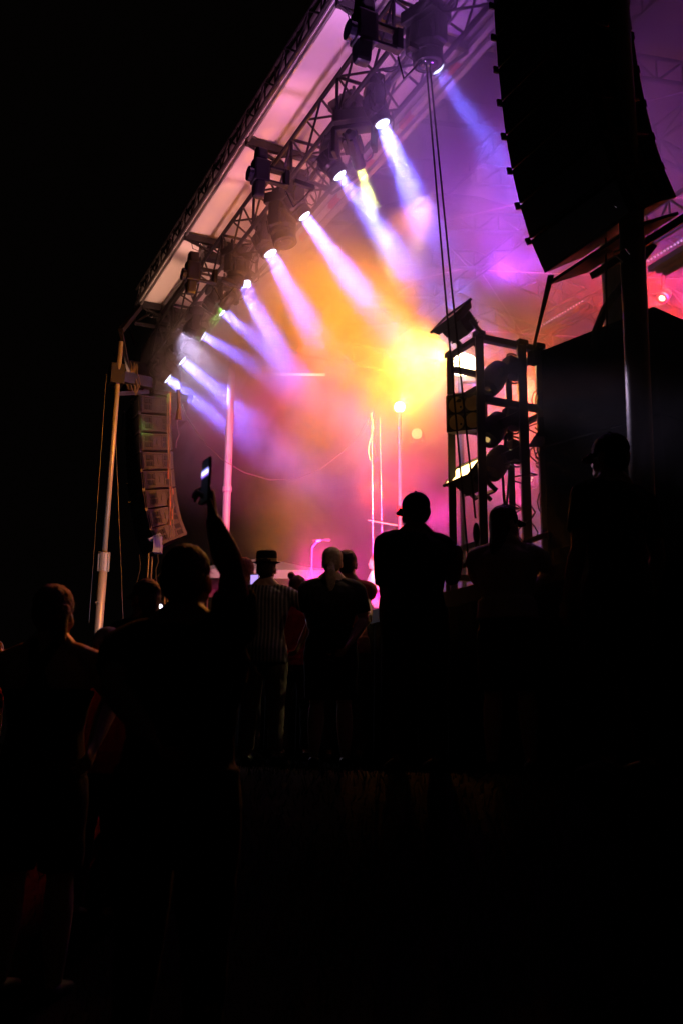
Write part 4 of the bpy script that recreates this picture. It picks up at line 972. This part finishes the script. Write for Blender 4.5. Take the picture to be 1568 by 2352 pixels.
        if style == 'ponytail':
            hball_((0, -.06, .02), .014, .014, .014)
            hb.loft([(O + ht @ (hp_(0, -.058, .02) * h), .014 * h, .013 * h), (O + ht @ (hp_(0, -.076, -.01) * h), .024 * h, .02 * h), (O + ht @ (hp_(.002, -.082, -.05) * h), .026 * h, .018 * h), (O + ht @ (hp_(-.003, -.08, -.09) * h), .018 * h, .012 * h), (O + ht @ (hp_(0, -.078, -.115) * h), .006 * h, .005 * h)], 12)
        if style == 'bun': hball_((-.03, -.03, .112), .021, .021, .02)
        if style == 'side':
            hb.loft([(O + ht @ (hp_(.025, -.02, .05) * h), .03 * h, .03 * h), (O + ht @ (hp_(.036, -.03, .0) * h), .022 * h, .022 * h), (O + ht @ (hp_(.045, -.03, -.045) * h), .016 * h, .015 * h)], 12)
        ho = mobj('hair', fuse(hb, vox, 2, .004, 45), HR[hair], root)
        # loose strands
        st = MB(); me = ho.data; vs = me.vertices; n_ = min(260, len(vs))
        for _ in range(n_):
            v = vs[hr.randrange(len(vs))]; n = v.normal; p = v.co; q = p + n * hr.uniform(.004, .012) * (h / 1.7) + Vector((hr.uniform(-.02, .02), hr.uniform(-.02, .02), hr.uniform(-.03, .005)))
            sd = n.cross(q - p); sd = (sd.normalized() if sd.length > 1e-6 else X) * .0006
            st.quad([p - sd, p + sd, q + sd * .4, q - sd * .4])
        st.build('loose_strands', HR[hair], ho)
    if hat == 'cap' or hat == 'capR' or hat == 'capL':
        cb = MB(); c = lambda *p: O + ht @ (hp_(*p) * h)
        cb.ball(c(0, -.006, .066), .049 * h * hs, .060 * h * hs, .05 * h * hs, 24, 14, ht)
        cap = mobj('cap', fuse(cb, vox, 2), CL['hatc'], root)
        an = {'cap': 0, 'capR': -90, 'capL': 90}[hat]; br_ = MB(); q = ht @ Matrix.Rotation(R(an), 3, 'Z')
        vs = []
        for t in range(13):
            u = -1 + 2 * t / 12; vs.append((u * .040, .048 + .045 * math.sqrt(max(0, 1 - u * u)), .058 - .010 * (1 - u * u) - .006 * abs(u)))
        inner = [(x * .98, .035 + .015 * (1 - (x / .04) ** 2) ** .5 if abs(x) < .04 else .035, .06) for x, _, _ in vs]
        for t in range(12):
            for dz in (0, -.003):
                ps = [O + q @ (Vector(p) + Vector((0, 0, dz))) * 1 * h if False else O + q @ (Vector((p[0], p[1], p[2] + dz)) * h) for p in (inner[t], inner[t + 1], vs[t + 1], vs[t])]; br_.quad(ps)
            br_.quad([O + q @ (Vector((p[0], p[1], p[2] + dz)) * h) for p, dz in ((vs[t], 0), (vs[t + 1], 0), (vs[t + 1], -.003), (vs[t], -.003))])
        br_.build('cap_bill', CL['hatc'], cap, smooth=False)
        bt_ = MB(); bt_.ball(c(0, -.006, .118), .006 * h, .006 * h, .004 * h, 10, 6); bt_.build('cap_button', CL['hatc'], cap)
    if hat == 'fedora':
        cb = MB(); c0 = O + Vector((0, -.004, .068)) * h; tl_ = Matrix.Rotation(.12, 3, 'X'); ax = tl_ @ Z
        cb.lathe([(.067 * h, .012), (.069 * h, .016), (.05 * h, .0), (.051 * h, .05 * h), (.047 * h, .062 * h), (.034 * h, .068 * h), (.012 * h, .058 * h)], c0, ax, 28); hat_ = cb.build('fedora', CL['hatc'], root, smooth=False)
        cb = MB(); cb.lathe([(.0525 * h, .004 * h), (.0525 * h, .026 * h)], c0, ax, 28, cap=False); cb.build('hat_band', CL['band'], hat_)
    if hat == 'bandana':
        cb = MB(); cb.ball(O + Vector((0, -.006, .066)) * h * 1.1, .053 * h * hs, .064 * h * hs, .053 * h * hs, 20, 12); cb.build('bandana', CL['blue'], root, smooth=True)
    if hat == 'glasses':
        pass
    root['_'] = 0; del root['_']
    return root, J, (so if shirt else None), H
SK_EYE = mat('eye_white', (.7, .68, .66), .25); SK_IRIS = mat('eye_iris', (.03, .02, .015), .15)

# foreground: the man filming
pm, J, _, H = person('big dark man in front filming the show with one raised arm', 432, 1250, 3.5, -12,
    {'shR': (540, 1447, 3.47), 'elbR': (533, 1312, 3.38), 'wriR': (489, 1192, 3.3), 'handR': ((-.14, .1, 1), (-.85, -.25, 0), (.2, -.9, .1), 1.3),
     'elbL': (262, 1580, 3.3), 'wriL': (345, 1690, 3.15)}, skin='tan', shirt='black', legs='dark', hair='dark', style='short', build_=1.16, vox=.0058, sleeve=.62)
# his phone
ph = at(474, 1105, 3.27); root = empty('phone', ph, R(-64), 'raised phone in a dark case, its screen showing the bright stage', 'phone')
mb = MB(); mb.box((0, 0, 0), (.074, .009, .152)); mb.build('case', 'black', root, bevel=.003)
mb = MB(); mb.box((0, -.0052, 0), (.066, .001, .142)); scr = mb.build('screen', 'lens', root)
sm = emit('phone_screen', (.3, .25, .9), 1.0); nt = sm.node_tree; tcn = nt.nodes.new('ShaderNodeTexCoord'); spn = nt.nodes.new('ShaderNodeSeparateXYZ'); mr = nt.nodes.new('ShaderNodeValToRGB'); mr2 = nt.nodes.new('ShaderNodeMapRange')
mr2.inputs['From Min'].default_value = -.071; mr2.inputs['From Max'].default_value = .071; nt.links.new(tcn.outputs['Object'], spn.inputs[0]); nt.links.new(spn.outputs[2], mr2.inputs[0]); nt.links.new(mr2.outputs[0], mr.inputs[0])
e = mr.color_ramp.elements; e[0].position = 0; e[0].color = (.001, .001, .001, 1); e[1].position = 1; e[1].color = (.002, .002, .004, 1)
for pos, c in ((.58, (.002, .002, .004, 1)), (.63, (.25, .12, .9, 1)), (.69, (1, .9, 1, 1)), (.75, (.3, .3, 1, 1)), (.79, (.003, .003, .006, 1))): el = e.new(pos); el.color = c
nt.links.new(mr.outputs[0], nt.nodes['Principled BSDF'].inputs['Emission Color']); nt.nodes['Principled BSDF'].inputs['Emission Strength'].default_value = 2.2; scr.data.materials[0] = sm
mb = MB(); mb.box((.018, .006, .055), (.024, .003, .026)); mb.tube((.018, .006, .06), (.018, .0085, .06), .006, n=12); mb.build('camera_bump', 'blackm', root)
# woman in the tank top
person('woman at the left edge in a black racerback tank top, rim lit orange', 130, 1343, 4.6, -8, {'elbL': (30, 1600, 4.6), 'wriL': (75, 1720, 4.45), 'elbR': (258, 1600, 4.55), 'wriR': (215, 1715, 4.3)},
       skin='pale', shirt='black', legs='shorts', hair='brown', style='side', tank=True, vox=.0062, build_=1.08, headturn=-12)
person('person in a dark cap in front of the pale glare, head bowed to the left', 338, 1322, 5.6, 30, {}, skin='brown', shirt='black', hair='dark', style='long', hat='cap', headturn=20, build_=.95)
person('child with a blue and red bandana between the two dark figures at left', 252, 1437, 5.1, -20, {}, skin='pale', shirt='redp', hair='red', style='short', hat='bandana')
fr_, J, _, H = person('auburn haired person holding a small lit phone beside the hat wearer', 563, 1281, 8.9, -14, {'elbR': (594, 1400, 8.7), 'wriR': (588, 1362, 8.45), 'handR': ((0, .1, 1), (-.4, .8, 0), (-1, 0, 0), .9)}, skin='pale', hair='red', style='long', vox=.007)
root = empty('phone', at(585, 1338, 8.42), R(-10), 'small phone with a lilac screen beyond the raised arm', 'phone')
mb = MB(); mb.box((0, 0, 0), (.075, .009, .15)); mb.build('case', 'black', root); mb = MB(); mb.box((0, -.0052, .0), (.067, .001, .13)); mb.build('screen', emit('small_screen', (.55, .35, 1), 1.1), root)
person('man in a fedora and striped shirt with one hand on his hip', 613, 1268, 8.3, -6, {'elbR': (728, 1408, 8.3), 'wriR': (690, 1478, 8.15), 'elbL': (560, 1450, 8.2), 'wriL': (585, 1530, 8.0)},
       skin='tan', shirt='stripe', legs='khaki', hair='dark', style='short', hat='fedora', sleeve=1.05, long_shirt=.03, build_=1.08)
person('girl with a hair bun, lit red, past the striped shirt', 684, 1322, 9.6, -15, {}, skin='pale', shirt='redp', hair='brown', style='bun')
person('woman with a grey blond ponytail in a black tee', 763, 1257, 8.0, -4, {'elbL': (712, 1420, 7.95), 'elbR': (835, 1425, 7.9), 'wriL': (735, 1480, 7.75), 'wriR': (800, 1480, 7.7)}, skin='pale', shirt='black', legs='shorts', hair='blond', style='ponytail', build_=1.12, sleeve=.75)
person('man in a red polo half hidden behind the ponytail woman', 797, 1262, 8.9, -10, {'elbR': (838, 1378, 8.8), 'wriR': (848, 1412, 8.4)}, skin='tan', shirt='redp', hair='dark', style='short', build_=1.05)
person('broad bearded man in a black cap standing dark against the bright smoke', 953, 1124, 6.35, 14, {'elbR': (1036, 1335, 6.3), 'wriR': (1053, 1285, 6.05), 'elbL': (886, 1372, 6.3), 'wriL': (885, 1470, 6.15)}, skin='brown', shirt='black', hair='dark', style='short', hat='cap', build_=1.14, headturn=18, sleeve=.75)
person('young woman in a cap and pale cropped tee, hands at her waist', 1157, 1154, 6.35, -14, {'elbL': (1086, 1318, 6.4), 'wriL': (1130, 1372, 6.2), 'elbR': (1262, 1310, 6.4), 'wriR': (1210, 1372, 6.2)}, skin='pale', shirt='grey', legs='shorts', hair='brown', style='long', hat='cap', headturn=-45, long_shirt=-.06, sleeve=.5, build_=1.06)
sec, J, sh_, H = person('tall staff man in a black cap and lettered tee at far right', 1398, 988, 5.45, 24, {}, skin='tan', shirt='black', hair='dark', style='short', hat='cap', build_=1.06, headturn=14, sleeve=.7)
person('pale musician leaning over the keys, seen between the crowd', 862, 1275, 15.4, 78, {'elbL': (.12, .06, .64), 'wriL': (.09, .2, .6), 'elbR': (-.0 + .15, .05, .64), 'wriR': (.12, .2, .6)} and {'wriL': (-.1, .2, .6), 'wriR': (.1, .2, .6)}, skin='pale', shirt='white', hair='red', style='short', zbase=DZ)
person('child lit red at the very left edge of the picture', -6, 1478, 8.6, -20, {}, skin='pale', shirt='redp', hair='brown', style='short')
# lettering across the staff shirt, pressed onto the cloth
cu = bpy.data.curves.new('lettering', 'FONT'); cu.body = 'EVENT\nSTAFF'; cu.align_x = 'CENTER'; cu.size = .112; cu.space_line = .95; cu.extrude = 0
to = bpy.data.objects.new('t', cu); COL.objects.link(to); dg = bpy.context.evaluated_depsgraph_get(); tm = bpy.data.meshes.new_from_object(to.evaluated_get(dg)); bpy.data.objects.remove(to)
bmt = bmesh.new(); bmt.from_mesh(tm); bmesh.ops.triangulate(bmt, faces=bmt.faces); bmesh.ops.subdivide_edges(bmt, edges=[e for e in bmt.edges if e.calc_length() > .02], cuts=2)
bms = bmesh.new(); bms.from_mesh(sh_.data); bvh = BVHTree.FromBMesh(bms)
for v in bmt.verts:
    x, y = v.co.x, v.co.y; z = .71 * H + y
    hit = bvh.ray_cast(Vector((x, -1, z)), Vector((0, 1, 0))); yy = hit[0].y if hit[0] else -.12
    v.co = Vector((x, yy - .003, z))
bmt.to_mesh(tm); bmt.free(); bms.free(); mobj('lettering', tm, mat('faded_print', (.22, .2, .17), .7), sec)
# white glare of a phone torch past the dark cap, as an added lamp on a pole
wl = at(367, 1396, 13); root = empty('phone_glare_lamp', (wl.x, wl.y, .95), 0, 'white phone glare low behind the dark cap, as an added lamp on a pole', 'lamp')
mb = MB(); mb.tube((0, 0, 0), (0, 0, wl.z - .95), .02); mb.build('pole', 'blackm', root); mb = MB(); mb.ball((0, 0, wl.z - .95), .045, u=14, v=10); mb.build('bulb', emit('phone_glare_glow', (.85, .8, 1), 16), root)
mb = MB(); mb.tube((0, 0, 0), (0, 0, .03), .15, n=20); mb.build('base', 'blackm', root)
lamp_point('phone_glare_light', wl - Vector((0, .1, 0)), (.8, .75, 1), 22, .05)
# a glinting can on the grass
def ground_hit(px, py):
    d = ray(px, py); t = 3.
    while t < 30 and (CAM + d * t).z > ground_z((CAM + d * t).x, (CAM + d * t).y): t += .02
    return CAM + d * t
gp_ = ground_hit(229, 1915); mb = MB(); mb.lathe([(.02, 0), (.03, .008), (.031, .1), (.027, .112), (.02, .114)], (0, 0, .033), (1, .2, .15), 18); o = mb.build('drink_can', 'alu', loc=gp_); tag(o, 'bright drink can glinting on the dark grass at lower left', 'can')
# ---------------------------------------------------------------- light of the lamps hidden in the smoke, and added lights without fittings
def sp(p, d, col, w, half, r): p = Vector(p); return lamp_spot('stage_and_added_light', p, p + Vector(d), col, w, half, r, .6)
DEEP = (1.0, .29, .02)
sp(hl + Vector((-.22, -.25, .0)), (-.8, .5, -.02), DEEP, 2100, 74, .12)
sp(LP + Vector((0, -.3, 0)), (.6, -.5, .05), DEEP, 800, 80, .1)
for a, c in ((14.6, (1, .45, .28)), (12.5, (1, .38, .34)), (10.4, (1, .29, .42)), (8.6, (.8, .26, .62)), (7.0, (.62, .24, .85))):  # added up-lights floating before the stage, to colour the awning
    sp(S(a, 2.75, 3.1), N * .2 + UP, c, 950, 15, .25)
sp(at(730, 1290, 11.6) - UP * .55, (.12, .7, .5), (1, .01, .34), 5200, 34, .15)
for a, c in ((14.8, (1, .45, .28)), (13.1, (1, .42, .3)), (11.4, (1, .33, .4)), (9.7, (.9, .28, .55)), (8.1, (.75, .26, .7)), (6.6, (.6, .24, .9))):  # added lights over the truss, to brighten the awning's inner strip
    sp(S(a, 4.75, 7.75), UP, c, 11, 78, .08)
sp(at(850, 1120, 12.2), (.4, .8, .0), (1, .05, .01), 1700, 48, .15)
sp(at(1000, 1200, 11.0), (-.1, .8, .3), (.9, .02, .45), 800, 40, .15)
sp(at(1190, 1190, 12.0), (0, .3, 1), (1, .02, .3), 420, 45, .15)
sp(at(1225, 900, 10.5), (.1, .8, .2), (1, .12, .03), 1600, 50, .15)
sp(at(1160, 640, 9.8), (.1, .1, 1), (.45, .06, 1), 260, 85, .15)
sp(S(7.2, 7.5, 5.5), (0, .1, 1), (.4, .06, 1), 420, 60, .2)
sp(at(1530, 660, 10.5), (.1, .8, .1), RED, 2200, 50, .15)
# added spots without fittings, aimed at the crowd, masts, grass and tent
def to(p, q, col, w, half): lamp_spot('stage_and_added_light', p, q, col, w, half, .08, .6)
hi = S(9.4, 5.6, 7.6); hr = S(11.0, 5.6, 7.4)
to(hi, at(300, 1360, 4.2), DEEP, 1500, 7.5)
to(Vector((1.15, 5.6, 4.6)), at(735, 1300, 8.1), (1, .55, .36), 15, 9)  # added warm light, to lift the ponytail woman's back
to(S(13.3, 3.6, 7.0), at(530, 1000, 16), (.75, .6, 1), 260, 30)  # added violet light for the far column
to(hr, at(255, 1465, 5.2), RED, 2500, 5)
to(hr, at(745, 1300, 8.7), RED, 900, 5)
to(hi, at(700, 1300, 8.2), (1, .6, .3), 700, 7)
to(hr, at(-10, 1540, 8.4), RED, 1500, 4)
to(S(8.0, 5.4, 7.2), at(960, 1180, 6.3), (.8, .25, 1), 160, 9)
to(S(12.6, 5.6, 7.4), ground_hit(298, 1785), RED, 40000, 1.4)  # this and the next spot are added to redden patches of grass
to(S(12.6, 5.6, 7.4), ground_hit(172, 1855), RED, 20000, 1.3)
to(at(760, 1100, 12.5), gp_, (.9, .9, 1), 1500, .5)  # added spot that makes the can glint
sp(at(600, 700, 10.0), (2.35, -3.1, -2.1), (.8, .62, 1), 260, 3.4, .1)  # added light for the edge of the near mast
to(S(11, 4.6, 4.6), at(1362, 1045, 5.45), (1, .5, .8), 260, 1.5)  # added spot for the staff man's ear and cheek
sp(S(15.2, 8.5, 7.0), at(604, 1310, 30) - S(15.2, 8.5, 7.0), (1, .8, .85), 1500, 12, .1)  # added light that makes the tent's canopy show
pl = at(800, 1180, 14.0); lamp_spot('stage_and_added_light', pl, at(862, 1310, 15.3), (.9, .85, 1), 220, 12, .05)

def puff(c, r, dens, label):  # dense ball of smoke added to give a lamp its glow
    mb = MB(); mb.ball((0, 0, 0), r, u=20, v=14); m = bpy.data.materials.new('puff_air'); m.use_nodes = True; nt = m.node_tree; nt.nodes.clear(); L = nt.links.new; nn = nt.nodes.new
    out = nn('ShaderNodeOutputMaterial'); pv = nn('ShaderNodeVolumePrincipled'); L(pv.outputs[0], out.inputs['Volume']); pv.inputs['Color'].default_value = (.95, .95, .95, 1)
    tc = nn('ShaderNodeTexCoord'); ln = nn('ShaderNodeVectorMath'); ln.operation = 'LENGTH'; L(tc.outputs['Object'], ln.inputs[0])
    f = nn('ShaderNodeMapRange'); f.interpolation_type = 'SMOOTHSTEP'; f.inputs['From Min'].default_value = r; f.inputs['From Max'].default_value = 0; L(ln.outputs['Value'], f.inputs['Value'])
    n = nn('ShaderNodeTexNoise'); n.inputs['Scale'].default_value = 1.6; n.inputs['Detail'].default_value = 4; L(tc.outputs['Object'], n.inputs['Vector'])
    g = nn('ShaderNodeMapRange'); g.inputs['From Min'].default_value = .4; g.inputs['From Max'].default_value = .65; g.inputs['To Min'].default_value = .15; L(n.outputs['Fac'], g.inputs['Value'])
    a = nn('ShaderNodeMath'); a.operation = 'MULTIPLY'; L(f.outputs[0], a.inputs[0]); L(g.outputs[0], a.inputs[1])
    b = nn('ShaderNodeMath'); b.operation = 'MULTIPLY'; L(a.outputs[0], b.inputs[0]); b.inputs[1].default_value = dens; L(b.outputs[0], pv.inputs['Density'])
    m.cycles.volume_step_rate = .6
    o = mb.build('glow_puff', m, loc=c); tag(o, label, kind='stuff')
puff(LP, 1.3, .7, 'added smoke for the halo of the blazing lamp on the tall pipe')
puff(at(1010, 820, 10.8), 1.7, .5, 'added smoke for the golden glow left of the light tower')
